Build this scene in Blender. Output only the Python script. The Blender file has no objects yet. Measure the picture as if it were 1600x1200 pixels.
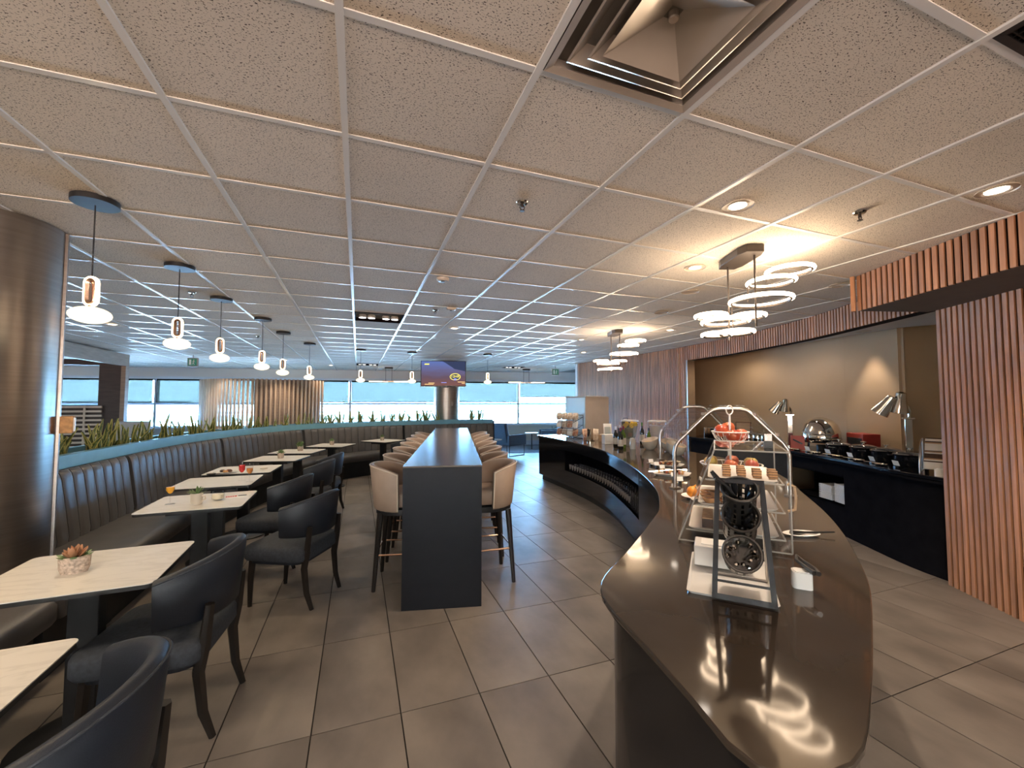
import bpy, math, random
from mathutils import Matrix, Vector
random.seed(7)
PI = math.pi
S = bpy.context.scene
COL = S.collection

# ------------------------------------------------------------------ camera, world, sun, exposure
cd = bpy.data.cameras.new('camera'); cam = bpy.data.objects.new('camera', cd); COL.objects.link(cam)
cam.location = (0, 0, 1.52)
cam.rotation_euler = (PI/2 + .0458, 0, -.3556)
cd.sensor_width = 36; cd.lens = 647.5/1600*36; cd.clip_start = .02; cd.clip_end = 6000
S.camera = cam
S.view_settings.view_transform = 'Standard'; S.view_settings.look = 'None'
S.view_settings.gamma = 1; S.view_settings.use_curve_mapping = False
S.view_settings.exposure = 0.58
S.cycles.max_bounces = 10; S.cycles.diffuse_bounces = 5; S.cycles.glossy_bounces = 4
S.cycles.transmission_bounces = 6; S.cycles.transparent_max_bounces = 24
S.cycles.caustics_reflective = False; S.cycles.caustics_refractive = False
S.cycles.use_denoising = True; S.cycles.sample_clamp_indirect = 12
W = bpy.data.worlds.new('sky'); S.world = W; W.use_nodes = True
wn = W.node_tree.nodes; wn.clear()
wo = wn.new('ShaderNodeOutputWorld'); wb = wn.new('ShaderNodeBackground'); wl = W.node_tree.links
wt = wn.new('ShaderNodeTexCoord'); wx = wn.new('ShaderNodeSeparateXYZ'); wl.new(wt.outputs['Generated'], wx.inputs[0])
wc = wn.new('ShaderNodeValToRGB'); wc.color_ramp.interpolation = 'LINEAR'      # pale concrete below the horizon, blue sky above it
wm = wn.new('ShaderNodeMapRange'); wm.inputs['From Min'].default_value = -1; wl.new(wx.outputs['Z'], wm.inputs['Value']); wl.new(wm.outputs[0], wc.inputs[0])
ce = wc.color_ramp.elements; ce[0].position = .49; ce[0].color = (.33, .54, .80, 1); ce[1].position = .5; ce[1].color = (.24, .56, 1, 1)
wl.new(wc.outputs[0], wb.inputs[0]); wb.inputs[1].default_value = 55
wl.new(wb.outputs[0], wo.inputs[0])
sd = bpy.data.lights.new('sun', 'SUN'); sun = bpy.data.objects.new('sun', sd); COL.objects.link(sun)
sd.energy = 6; sd.angle = .01; sd.color = (1, .96, .9)
sun.rotation_euler = (math.radians(38), 0, math.radians(-15))      # high, from behind the building
LAMP = 2.0      # overall strength of the room's lamps

# ------------------------------------------------------------------ materials
def nodes_of(name):
    m = bpy.data.materials.new(name); m.use_nodes = True
    return m, m.node_tree.nodes, m.node_tree.links
def mat(name, col, rough=.5, metal=0, var=0, vs=(8, 8, 8), bump=0, bs=60, rand=0, coat=0, spec=.5, pos=False, detail=4, col2=None):
    m, n, l = nodes_of(name); b = n['Principled BSDF']
    b.inputs['Roughness'].default_value = rough; b.inputs['Metallic'].default_value = metal
    b.inputs['Specular IOR Level'].default_value = spec; b.inputs['Coat Weight'].default_value = coat
    b.inputs['Coat Roughness'].default_value = .08
    b.inputs['Base Color'].default_value = (*col, 1)
    out = None
    tc = n.new('ShaderNodeTexCoord'); geo = n.new('ShaderNodeNewGeometry')
    src = geo.outputs['Position'] if pos else tc.outputs['Object']
    if var:
        mp = n.new('ShaderNodeMapping'); mp.inputs['Scale'].default_value = vs
        l.new(src, mp.inputs[0])
        if rand:
            oi0 = n.new('ShaderNodeObjectInfo'); cm = n.new('ShaderNodeVectorMath'); cm.operation = 'SCALE'
            cm.inputs[0].default_value = (37, 51, 23); l.new(oi0.outputs['Random'], cm.inputs['Scale']); l.new(cm.outputs[0], mp.inputs['Location'])
        nz = n.new('ShaderNodeTexNoise'); nz.inputs['Scale'].default_value = 1; nz.inputs['Detail'].default_value = detail
        l.new(mp.outputs[0], nz.inputs['Vector'])
        cr = n.new('ShaderNodeValToRGB'); cr.color_ramp.elements[0].position = .3; cr.color_ramp.elements[1].position = .7
        c2 = col2 or tuple(min(1, c*(1+var)) for c in col)
        cr.color_ramp.elements[0].color = (*[c*(1-var) for c in col], 1); cr.color_ramp.elements[1].color = (*c2, 1)
        l.new(nz.outputs['Fac'], cr.inputs[0]); out = cr.outputs[0]
    if rand:
        oi = n.new('ShaderNodeObjectInfo'); mr = n.new('ShaderNodeMapRange')
        mr.inputs['To Min'].default_value = 1-rand; mr.inputs['To Max'].default_value = 1+rand
        l.new(oi.outputs['Random'], mr.inputs['Value'])
        hs = n.new('ShaderNodeHueSaturation'); hs.inputs['Color'].default_value = (*col, 1)
        if out: l.new(out, hs.inputs['Color'])
        l.new(mr.outputs[0], hs.inputs['Value']); out = hs.outputs[0]
    if out: l.new(out, b.inputs['Base Color'])
    if bump:
        nb = n.new('ShaderNodeTexNoise'); nb.inputs['Scale'].default_value = bs; nb.inputs['Detail'].default_value = 3
        l.new(src, nb.inputs['Vector'])
        bp = n.new('ShaderNodeBump'); bp.inputs['Strength'].default_value = bump; bp.inputs['Distance'].default_value = .002
        l.new(nb.outputs['Fac'], bp.inputs['Height']); l.new(bp.outputs[0], b.inputs['Normal'])
    return m
def emit(name, col, st):
    m, n, l = nodes_of(name); n.clear()
    o = n.new('ShaderNodeOutputMaterial'); e = n.new('ShaderNodeEmission')
    e.inputs[0].default_value = (*col, 1); e.inputs[1].default_value = st; l.new(e.outputs[0], o.inputs[0]); return m
def glass(name, tint=(1, 1, 1), refl=.5, rough=.02, haze=0, hcol=(.8, .8, .8)):
    m, n, l = nodes_of(name); n.clear()
    o = n.new('ShaderNodeOutputMaterial'); t = n.new('ShaderNodeBsdfTransparent'); g = n.new('ShaderNodeBsdfGlossy')
    t.inputs[0].default_value = (*tint, 1); g.inputs['Roughness'].default_value = rough
    lw = n.new('ShaderNodeLayerWeight'); lw.inputs[0].default_value = refl
    gb = n.new('ShaderNodeNewGeometry'); fm = n.new('ShaderNodeMath'); fm.operation = 'SUBTRACT'; fm.inputs[0].default_value = 1; l.new(gb.outputs['Backfacing'], fm.inputs[1])
    f2 = n.new('ShaderNodeMath'); f2.operation = 'MULTIPLY'; l.new(lw.outputs['Fresnel'], f2.inputs[0]); l.new(fm.outputs[0], f2.inputs[1])
    mx = n.new('ShaderNodeMixShader'); l.new(f2.outputs[0], mx.inputs[0])
    l.new(t.outputs[0], mx.inputs[1]); l.new(g.outputs[0], mx.inputs[2]); last = mx
    if haze:
        d = n.new('ShaderNodeBsdfDiffuse'); d.inputs[0].default_value = (*hcol, 1)
        m2 = n.new('ShaderNodeMixShader'); m2.inputs[0].default_value = haze
        l.new(mx.outputs[0], m2.inputs[1]); l.new(d.outputs[0], m2.inputs[2]); last = m2
    l.new(last.outputs[0], o.inputs[0]); return m

M = {}
def tile_mat():
    m = mat('ceiling tile', (.77, .70, .60), .9, var=.06, vs=(1.2, 1.2, 1.2), pos=True, rand=.05)
    n, l = m.node_tree.nodes, m.node_tree.links; b = n['Principled BSDF']
    src = b.inputs['Base Color'].links[0].from_socket
    g = n.new('ShaderNodeNewGeometry'); mp = n.new('ShaderNodeMapping'); mp.inputs['Scale'].default_value = (150, 240, 150); mp.inputs['Rotation'].default_value = (0, 0, .5)
    l.new(g.outputs['Position'], mp.inputs[0])
    nz = n.new('ShaderNodeTexNoise'); nz.inputs['Scale'].default_value = 1; nz.inputs['Detail'].default_value = 1.5; nz.inputs['Distortion'].default_value = .6
    l.new(mp.outputs[0], nz.inputs['Vector'])
    cr = n.new('ShaderNodeValToRGB'); cr.color_ramp.elements[0].position = .60; cr.color_ramp.elements[1].position = .65
    l.new(nz.outputs['Fac'], cr.inputs[0])
    mx = n.new('ShaderNodeMix'); mx.data_type = 'RGBA'; l.new(cr.outputs[0], mx.inputs['Factor'])
    l.new(src, mx.inputs['A']); mx.inputs['B'].default_value = (.085, .065, .05, 1); l.new(mx.outputs['Result'], b.inputs['Base Color'])
    return m
def marble_mat():
    m = mat('white marble laminate', (.72, .68, .625), .28, var=.03, vs=(2, 2, 2), pos=True)
    n, l = m.node_tree.nodes, m.node_tree.links; b = n['Principled BSDF']
    src = b.inputs['Base Color'].links[0].from_socket
    g = n.new('ShaderNodeNewGeometry'); mp = n.new('ShaderNodeMapping'); mp.inputs['Scale'].default_value = (2.2, 9, 2); mp.inputs['Rotation'].default_value = (0, 0, .35)
    l.new(g.outputs['Position'], mp.inputs[0])
    nz = n.new('ShaderNodeTexNoise'); nz.inputs['Scale'].default_value = 1.2; nz.inputs['Detail'].default_value = 6; nz.inputs['Distortion'].default_value = 1.2
    l.new(mp.outputs[0], nz.inputs['Vector'])
    cr = n.new('ShaderNodeValToRGB'); e = cr.color_ramp.elements
    e[0].position = .46; e[0].color = (0, 0, 0, 1); e[1].position = .5; e[1].color = (.3, .3, .3, 1); k = e.new(.54); k.color = (0, 0, 0, 1)
    l.new(nz.outputs['Fac'], cr.inputs[0])
    mx = n.new('ShaderNodeMix'); mx.data_type = 'RGBA'; l.new(cr.outputs[0], mx.inputs['Factor'])
    l.new(src, mx.inputs['A']); mx.inputs['B'].default_value = (.40, .36, .32, 1); l.new(mx.outputs['Result'], b.inputs['Base Color'])
    return m
M['tile'] = tile_mat()
M['tbar'] = mat('painted grid', (.80, .80, .78), .22, var=.03, vs=(3, 3, 3))
M['plenum'] = mat('plenum', (.2, .18, .16), .9, var=.1)
M['floor'] = mat('porcelain tile', (.205, .175, .152), .42, spec=.22, var=.30, vs=(3.2, 2.0, 2), pos=True, rand=.10, bump=.15, bs=40, detail=8)
M['grout'] = mat('grout', (.025, .021, .019), .9, var=.2)
M['carpet'] = mat('carpet', (.10, .12, .16), .95, var=.25, vs=(40, 40, 40), bump=.5, bs=300)
M['slat'] = mat('walnut slat', (.45, .215, .105), .5, var=.28, vs=(30, 30, 2.2), rand=.22, detail=6)
M['oak'] = mat('pale oak slat', (.47, .33, .22), .55, var=.2, vs=(30, 30, 2.5), rand=.12, detail=6)
M['darkback'] = mat('dark backing', (.010, .005, .004), .9, spec=.1, var=.2)
M['boxback'] = M['darkback']
M['soffit'] = mat('soffit paint', (.10, .085, .07), .7, var=.08)
M['beige'] = mat('beige paint', (.52, .375, .235), .75, var=.04, vs=(2, 2, 2), bump=.1, bs=120)
M['greywall'] = mat('grey wall paint', (.70, .69, .67), .7, var=.03, vs=(2, 2, 2))
M['sillwall'] = mat('sill wall paint', (.50, .48, .42), .7, var=.03, vs=(2, 2, 2))
M['trim'] = mat('pale trim', (.62, .68, .74), .4, var=.02)
M['alu'] = mat('window aluminium', (.42, .44, .50), .4, .3, var=.05)
M['steel'] = mat('brushed steel', (.33, .295, .27), .33, 1, var=.08, vs=(2, 2, 60), bump=.05, bs=200)
M['satin'] = mat('satin steel tube', (.62, .57, .52), .28, 1, var=.05)
M['chrome'] = mat('chrome', (.72, .68, .62), .08, 1, var=.04)
M['black'] = mat('black metal', (.018, .018, .02), .45, .2, var=.2)
M['blackplastic'] = mat('black plastic', (.02, .02, .02), .4, var=.2)
M['bronze'] = mat('bronze metal', (.075, .063, .055), .4, .6, var=.1)
M['copper'] = mat('copper bar', (.75, .48, .34), .25, 1, var=.05)
M['leather'] = mat('charcoal leather', (.085, .08, .08), .38, var=.15, vs=(6, 6, 6), bump=.25, bs=180)
M['navy'] = mat('navy leather', (.014, .018, .027), .48, var=.2, vs=(6, 6, 6), bump=.3, bs=220)
M['navyseat'] = mat('navy woven fabric', (.036, .042, .054), .8, var=.25, vs=(60, 60, 60), bump=.4, bs=400)
M['tan'] = mat('taupe leather', (.42, .30, .225), .5, var=.08, vs=(6, 6, 6), bump=.2, bs=200)
M['piping'] = mat('pale piping', (.72, .60, .48), .5, var=.05)
M['legwood'] = mat('dark stained wood', (.015, .011, .009), .4, var=.3, vs=(20, 20, 3))
M['marble'] = marble_mat()
M['edge'] = mat('black laminate edge', (.02, .02, .02), .4, var=.1)
M['bartop'] = mat('bronze laminate top', (.15, .125, .105), .24, .25, var=.08, vs=(1, 12, 1))
M['barside'] = mat('charcoal laminate', (.012, .0135, .019), .42, spec=.22, var=.1, vs=(2, 2, 8))
M['ctop'] = mat('bronze quartz', (.055, .040, .029), .07, spec=.42, var=.14, vs=(4, 4, 4), pos=True, detail=8)
M['cface'] = mat('gloss black panel', (.007, .008, .011), .09, spec=.32, var=.15)
M['bcface'] = mat('satin black panel', (.008, .008, .010), .5, spec=.0, var=.2)
M['ledge'] = mat('sky tinted ledge', (.17, .38, .50), .25, var=.05)  # blue of the reflected sky is put into this base colour
M['soil'] = mat('soil', (.05, .035, .025), .95, var=.4, vs=(60, 60, 60))
M['leafg'] = mat('snake plant leaf', (.10, .16, .05), .45, var=.5, vs=(8, 8, 40), rand=.2, col2=(.20, .24, .07))
M['leafy'] = mat('snake plant leaf edge', (.52, .46, .13), .5, var=.1)
M['succ'] = mat('succulent leaf', (.12, .19, .07), .5, var=.2, rand=.2)
M['succr'] = mat('succulent leaf rosy', (.42, .20, .10), .5, var=.3, rand=.2)
M['pot'] = mat('woven stone pot', (.46, .36, .29), .8, var=.4, vs=(90, 90, 90), bump=.8, bs=160)
M['mug'] = mat('cream ceramic', (.62, .54, .45), .3, var=.05)
M['white'] = mat('white ceramic', (.80, .76, .71), .22, var=.02)
M['paper'] = mat('white paper', (.80, .77, .73), .7, var=.02)
M['red'] = mat('red print', (.55, .03, .03), .5, var=.05)
M['bowl'] = mat('marbled ceramic bowl', (.60, .53, .44), .35, var=.22, vs=(14, 14, 5), col2=(.66, .60, .52), detail=6)
M['apple'] = mat('apple skin', (.50, .045, .03), .3, var=.4, vs=(14, 14, 8), col2=(.56, .15, .05), rand=.15)
M['pear'] = mat('green apple skin', (.42, .36, .07), .35, var=.25, vs=(9, 9, 4), col2=(.60, .30, .06))
M['orange'] = mat('orange peel', (.80, .27, .02), .45, var=.06, bump=.4, bs=200)
M['stem'] = mat('fruit stem', (.08, .05, .02), .8, var=.2)
M['choc'] = mat('chocolate cake', (.055, .025, .014), .6, var=.4, vs=(40, 40, 40))
M['icing'] = mat('pale icing', (.50, .30, .17), .6, var=.1)
M['tart'] = mat('tart crust', (.46, .24, .10), .7, var=.25, vs=(40, 40, 40))
M['jam'] = mat('jam filling', (.22, .06, .03), .25, var=.3)
M['redbox'] = mat('red painted steel', (.34, .03, .02), .35, var=.08)
M['bottle'] = mat('dark bottle glass', (.012, .014, .010), .08, var=.2)
M['bottleg'] = mat('green bottle glass', (.10, .16, .02), .08, var=.2)
M['label'] = mat('bottle label', (.62, .54, .44), .6, var=.05)
M['foil'] = mat('red foil', (.25, .02, .03), .35, .3, var=.1)
M['snackr'] = mat('snack packet red', (.55, .14, .07), .3, var=.4, vs=(25, 25, 25), col2=(.7, .5, .35))
M['snackb'] = mat('snack packet tan', (.50, .33, .22), .3, var=.3, vs=(25, 25, 25), col2=(.75, .66, .55))
M['wood'] = mat('pale wood', (.56, .36, .20), .5, var=.2, vs=(4, 4, 30))
M['darkwood'] = mat('dark wenge panel', (.045, .03, .027), .5, var=.3, vs=(4, 4, 30))
M['frame'] = mat('taupe wood frame', (.30, .215, .16), .5, var=.15, vs=(4, 4, 30))
M['tv'] = mat('tv bezel', (.012, .012, .014), .25, var=.1)
M['armch'] = mat('dark blue upholstery', (.055, .075, .11), .75, var=.1, vs=(30, 30, 30))
M['palech'] = mat('pale grey upholstery', (.55, .55, .56), .75, var=.05, vs=(30, 30, 30))
M['boxgrey'] = mat('grey laminate', (.34, .285, .25), .45, var=.04)
M['boxpale'] = mat('pale steel panel', (.52, .56, .55), .28, .5, var=.06, vs=(1, 1, 1))
M['tarmac'] = mat('concrete apron', (.55, .54, .52), .9, var=.08, vs=(.02, .02, .02), pos=True)
M['diffuser'] = mat('clear plastic deflector', (.50, .44, .38), .16, .3, var=.1, vs=(3, 3, 3))
M['dframe'] = mat('diffuser frame', (.42, .37, .32), .45, var=.05)
M['lemon'] = mat('lemon slices', (.80, .52, .02), .4, var=.2, vs=(30, 30, 30))
M['water'] = glass('water', (.80, .82, .76), .3, haze=.14, hcol=(.85, .85, .75))
M['ice'] = glass('misty water', (.85, .84, .82), .3, haze=.30, hcol=(.8, .76, .7))
M['juice_orange'] = mat('orange juice', (.90, .42, .03), .25, var=.03)
M['juice_red'] = mat('red juice', (.75, .05, .05), .2, var=.03)
M['juice_peach'] = mat('peach juice', (.85, .30, .08), .2, var=.03)
M['wax'] = mat('candle wax', (.80, .72, .55), .4, var=.03)
M['glass'] = glass('clear glass', (.97, .97, .97), .25)
M['smoke'] = glass('dark glassware', (.75, .76, .80), .75, haze=.02, hcol=(.6, .62, .66))
M['acrylic'] = glass('clear acrylic', (.975, .97, .96), .13, haze=.01)
M['acredge'] = glass('acrylic edge', (.88, .87, .85), .5, haze=.28, hcol=(.85, .82, .78))
M['guard'] = glass('sneeze guard glass', (.90, .92, .91), .28)
M['pane'] = glass('window glass', (.95, .97, .98), .3)
M['blind'] = glass('blue solar film', (.150, .138, .116), .02, haze=.0, hcol=(.30, .62, .78))
M['globe'] = emit('warm globe', (1, .87, .58), 1.25)
M['led'] = emit('warm led strip', (1, .72, .45), 3.5*LAMP)
M['ring'] = emit('ring led', (1, .74, .50), 7.5*LAMP)
M['can'] = emit('downlight lens', (1, .86, .72), 5*LAMP)
M['cool'] = emit('cool lamp', (.92, .95, 1), 5*LAMP)
M['exitg'] = emit('exit green', (.10, .35, .26), .30)

# ------------------------------------------------------------------ mesh helpers
class MB:
    def __init__(s): s.v = []; s.f = []; s.T = Matrix.Identity(4)
    def add(s, vs, fs):
        o = len(s.v); s.v += [tuple(s.T @ Vector(p)) for p in vs]; s.f += [tuple(i+o for i in f) for f in fs]; return s
    def box(s, c, d, rz=0, R=None):
        x, y, z = d[0]/2, d[1]/2, d[2]/2
        m = R if R is not None else Matrix.Rotation(rz, 4, 'Z')
        vs = [Vector(c) + (m @ Vector((a*x, b*y, e*z))) for a in (-1, 1) for b in (-1, 1) for e in (-1, 1)]
        return s.add(vs, [(0, 1, 3, 2), (4, 6, 7, 5), (0, 4, 5, 1), (2, 3, 7, 6), (0, 2, 6, 4), (1, 5, 7, 3)])
    def prism(s, pts, z0, z1):
        n = len(pts); a = sum(pts[i][0]*pts[(i+1) % n][1]-pts[(i+1) % n][0]*pts[i][1] for i in range(n))
        if a < 0: pts = pts[::-1]
        vs = [(p[0], p[1], z0) for p in pts]+[(p[0], p[1], z1) for p in pts]
        return s.add(vs, [tuple(range(n))[::-1], tuple(range(n, 2*n))]+[(i, (i+1) % n, n+(i+1) % n, n+i) for i in range(n)])
    def loft(s, rings, closed=False, cap=True):
        n = len(rings[0]); vs = [p for r in rings for p in r]; fs = []; m = len(rings)
        for i in range(m if closed else m-1):
            a = i*n; b = ((i+1) % m)*n
            fs += [(a+j, a+(j+1) % n, b+(j+1) % n, b+j) for j in range(n)]
        if cap and not closed: fs += [tuple(range(n))[::-1], tuple(range((m-1)*n, m*n))]
        return s.add(vs, fs)
    def tube(s, pts, r, n=8, closed=False, cap=True):
        P = [Vector(p) for p in pts]; m = len(P); rings = []; up = None
        for i in range(m):
            if closed: t = (P[(i+1) % m]-P[i-1])
            else: t = P[min(i+1, m-1)]-P[max(i-1, 0)]
            t.normalize()
            if up is None: up = Vector((0, 0, 1)) if abs(t.z) < .9 else Vector((1, 0, 0))
            x = up.cross(t)
            if x.length < 1e-4: x = Vector((1, 0, 0)).cross(t)
            x.normalize(); y = t.cross(x); up = y
            rr = r[i] if isinstance(r, (list, tuple)) else r
            rings.append([P[i]+x*(rr*math.cos(2*PI*k/n))+y*(rr*math.sin(2*PI*k/n)) for k in range(n)])
        return s.loft(rings, closed, cap)
    def lathe(s, prof, n=20, c=(0, 0, 0), cap=True):
        rings = [[(c[0]+r*math.cos(2*PI*k/n), c[1]+r*math.sin(2*PI*k/n), c[2]+z) for k in range(n)] for r, z in prof]
        return s.loft(rings, False, cap)
    def ball(s, c, r, n=16, m=10):
        if not isinstance(r, (list, tuple)): r = (r, r, r)
        rings = []
        for i in range(1, m):
            t = PI*i/m
            rings.append([(c[0]+r[0]*math.sin(t)*math.cos(2*PI*k/n), c[1]+r[1]*math.sin(t)*math.sin(2*PI*k/n), c[2]-r[2]*math.cos(t)) for k in range(n)])
        return s.loft(rings)
    def ring(s, c, R, r, n=32, k=8, R3=None):
        pts = []
        for i in range(n):
            p = Vector((R*math.cos(2*PI*i/n), R*math.sin(2*PI*i/n), 0))
            if R3 is not None: p = R3 @ p
            pts.append(Vector(c)+p)
        return s.tube(pts, r, k, closed=True)
    def mesh(s, name, m=None, smooth=40):
        me = bpy.data.meshes.new(name); me.from_pydata(s.v, [], s.f)
        if smooth:
            me.polygons.foreach_set('use_smooth', [True]*len(me.polygons))
            me.set_sharp_from_angle(angle=math.radians(smooth))
        if m: me.materials.append(M[m])
        me.update(); return me
    def build(s, name, m, parent=None, smooth=40, bev=0, loc=None, rz=None):
        o = bpy.data.objects.new(name, s.mesh(name, m, smooth)); COL.objects.link(o)
        if parent: o.parent = parent
        if loc is not None: o.location = loc
        if rz is not None: o.rotation_euler = (0, 0, rz)
        if bev:
            b = o.modifiers.new('bevel', 'BEVEL'); b.width = bev; b.segments = 2; b.limit_method = 'ANGLE'; b.angle_limit = math.radians(35)
        return o
def tag(o, label=None, cat=None, group=None, kind=None):
    if label: o['label'] = label
    if cat: o['category'] = cat
    if group: o['group'] = group
    if kind: o['kind'] = kind
    return o
def thing(name, label, cat, loc=(0, 0, 0), rz=0, group=None):
    o = bpy.data.objects.new(name, None); COL.objects.link(o); o.empty_display_size = .1
    o.location = loc; o.rotation_euler = (0, 0, rz); return tag(o, label, cat, group)
def copy_tree(o, parent=None):
    c = o.copy(); COL.objects.link(c)
    if parent: c.parent = parent
    for ch in list(o.children): copy_tree(ch, c)
    return c
def inst(name, me, parent, loc=(0, 0, 0), rot=(0, 0, 0), scale=(1, 1, 1)):
    o = bpy.data.objects.new(name, me); COL.objects.link(o)
    if parent: o.parent = parent
    o.location = loc; o.rotation_euler = rot; o.scale = scale; return o
def struct(o, label=None): o['kind'] = 'structure'; (label and o.__setitem__('label', label)); return o
class Curve:      # smooth plan curve with arc length; the normal points to the left of travel
    def __init__(s, pts, k=14):
        P = [Vector((*p, 0)) for p in pts]; P = [P[0]*2-P[1]]+P+[P[-1]*2-P[-2]]; q = []
        for i in range(1, len(P)-2):
            a, b, c, d = P[i-1:i+3]
            for j in range(k):
                t = j/k; q.append(.5*((2*b)+(c-a)*t+(2*a-5*b+4*c-d)*t*t+(3*b-a-3*c+d)*t**3))
        q.append(P[-2]); s.q = q; s.L = [0]
        for i in range(1, len(q)): s.L.append(s.L[-1]+(q[i]-q[i-1]).length)
        s.len = s.L[-1]
    def at(s, t, o=0):
        t = max(0, min(s.len, t)); i = 0
        lo, hi = 0, len(s.L)-1
        while hi-lo > 1:
            mid = (lo+hi)//2
            if s.L[mid] <= t: lo = mid
            else: hi = mid
        i = lo; f = (t-s.L[i])/max(1e-9, s.L[i+1]-s.L[i]); p = s.q[i].lerp(s.q[i+1], f)
        d = s.q[min(i+2, len(s.q)-1)]-s.q[max(i-1, 0)]; d.normalize()
        return Vector((p.x-d.y*o, p.y+d.x*o, 0)), math.atan2(d.y, d.x)
    def near(s, x, y):
        return min(range(len(s.q)), key=lambda i: (s.q[i].x-x)**2+(s.q[i].y-y)**2)
    def s_at(s, x, y): return s.L[s.near(x, y)]
    def pts(s, a, b, o=0, step=.12):
        n = max(2, int((b-a)/step)+1); return [s.at(a+(b-a)*i/(n-1), o)[0] for i in range(n)]
def strip(mb, cv, a, b, o0, o1, z0, z1, step=.12):      # a wall of given thickness along a curve
    A = cv.pts(a, b, o0, step); B = cv.pts(a, b, o1, step)
    return mb.loft([[(p.x, p.y, z0), (q.x, q.y, z0), (q.x, q.y, z1), (p.x, p.y, z1)] for p, q in zip(A, B)])
_U = 'first second third fourth fifth sixth seventh eighth ninth tenth eleventh twelfth thirteenth fourteenth fifteenth sixteenth seventeenth eighteenth nineteenth twentieth'.split()
NTH = _U+['twenty-'+w for w in _U[:9]]+['thirtieth']+['thirty-'+w for w in _U[:9]]
ORD = ['nearest', 'second', 'third', 'fourth', 'fifth', 'sixth', 'seventh', 'eighth', 'ninth', 'tenth', 'eleventh', 'twelfth']
def proj(x, y, z):
    c, sn = math.cos(.3556), math.sin(.3556); cp, sp = math.cos(.0458), math.sin(.0458); z -= 1.52
    X = x*c-y*sn; h = x*sn+y*c; Z = h*cp+z*sp; Y = z*cp-h*sp
    return (800+647.5*X/Z, 600-647.5*Y/Z, Z) if Z > .05 else None

# ------------------------------------------------------------------ ceiling and floor
CZ = 2.62
GX = lambda i: -.677+.61*i
GY = lambda j: 1.2157+.5817*j
mb = MB(); mb.box((-1, 6, CZ+.09), (24, 24, .1)); ceil = struct(mb.build('ceiling', 'plenum', smooth=0))
def cell_size(x0, x1, y0, y1, z):      # how large a piece shows in the photograph
    xs = []
    for x in (x0, (x0+x1)/2, x1):
        for y in (y0, (y0+y1)/2, y1):
            p = proj(x, y, z)
            if p: xs.append(p)
    if not any(-60 < p[0] < 1660 and -60 < p[1] < 1260 for p in xs): return 0
    u = [min(1600, max(0, p[0])) for p in xs]; v = [min(1200, max(0, p[1])) for p in xs]
    return (max(u)-min(u))*(max(v)-min(v))*.5+.01
SKIP = {(2, -1), (1, 7), (4, -2), (1, 19), (8, 18)}
cells = [(cell_size(GX(i), GX(i+1), GY(j), GY(j+1), CZ), i, j) for i in range(-15, 12) for j in range(-8, 26) if (i, j) not in SKIP]
cells.sort(reverse=True)
mb = MB(); mb.box((0, 0, .012), (.592, .5637, .018)); tme = mb.mesh('ceiling_tile', 'tile', 0)
far = MB()
for k, (a, i, j) in enumerate(cells):
    x, y = (GX(i)+GX(i+1))/2, (GY(j)+GY(j+1))/2
    if k < 300 and a > 0: inst('ceiling_tile', tme, ceil, (x, y, CZ+.004))
    else: far.box((x, y, CZ+.016), (.592, .5637, .018))
tag(far.build('far_ceiling_tiles', 'tile', ceil, 0), kind='stuff')
rl = MB(); rl.box((0, 9*.5817, .006), (.024, 34*.5817, .022)); rme = rl.mesh('grid_runner', 'tbar', 0)
rl = MB(); rl.box((-1.5*.61, 0, .008), (27*.61, .024, .018)); cme = rl.mesh('grid_runner', 'tbar', 0)
for i in range(-15, 13): inst('grid_runner', rme, ceil, (GX(i), GY(0), CZ+.004))
for j in range(-8, 27): inst('grid_runner', cme, ceil, (GX(0), GY(j), CZ+.004))

FX = lambda i: -.578+.4*i
FY = lambda j: 3.694-.765*j
mb = MB(); mb.box((-1, 6, -.09), (24, 24, .17)); floor = struct(mb.build('floor', 'grout', smooth=0))
cells = [(cell_size(FX(i), FX(i+1), FY(j), FY(j-1), 0), i, j) for i in range(-27, 18) for j in range(-17, 8)]
cells.sort(reverse=True)
mb = MB(); mb.box((0, 0, -.006), (.3935, .7595, .012)); fme = mb.mesh('floor_tile', 'floor', 0)
far = MB()
for k, (a, i, j) in enumerate(cells):
    x, y = (FX(i)+FX(i+1))/2, (FY(j)+FY(j-1))/2
    if k < 300 and a > 0: inst('floor_tile', fme, floor, (x, y, 0))
    else: far.box((x, y, -.006), (.3935, .7595, .012))
tag(far.build('far_floor_tiles', 'floor', floor, 0), kind='stuff')

# ------------------------------------------------------------------ window wall at the far end, ground outside
WA = math.radians(-9.9); WP = Vector((5.8, 13.95, 0)); WD = Vector((math.cos(WA), math.sin(WA), 0)); WN = Vector((-WD.y, WD.x, 0))
def wall_at(s, n=0, z=0): p = WP+WD*s+WN*n; return (p.x, p.y, z)
def wbox(mb, s0, s1, n0, n1, z0, z1): return mb.box(wall_at((s0+s1)/2, (n0+n1)/2, (z0+z1)/2), (s1-s0, n1-n0, z1-z0), WA)
SILL, WTOP, RAIL = .755, 2.28, 1.50
mb = MB(); wbox(mb, -18, 8, 0, .25, 0, SILL); wall = struct(mb.build('wall_back', 'sillwall', smooth=0))
mb = MB(); wbox(mb, -18, 8, -.02, .25, WTOP+.07, 2.75); mb.build('bulkhead', 'greywall', wall, 0)
mb = MB(); wbox(mb, -18, 8, -.10, .2, WTOP, WTOP+.07); mb.build('blind_casing', 'trim', wall, 0)
mb = MB(); wbox(mb, -18, 8, -.06, .25, SILL-.03, SILL+.01); mb.build('window_sill', 'trim', wall, 0)
mb = MB(); wbox(mb, -18, 8, -.03, 0, 0, .17); struct(mb.build('baseboard_back', 'alu', smooth=0))
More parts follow.
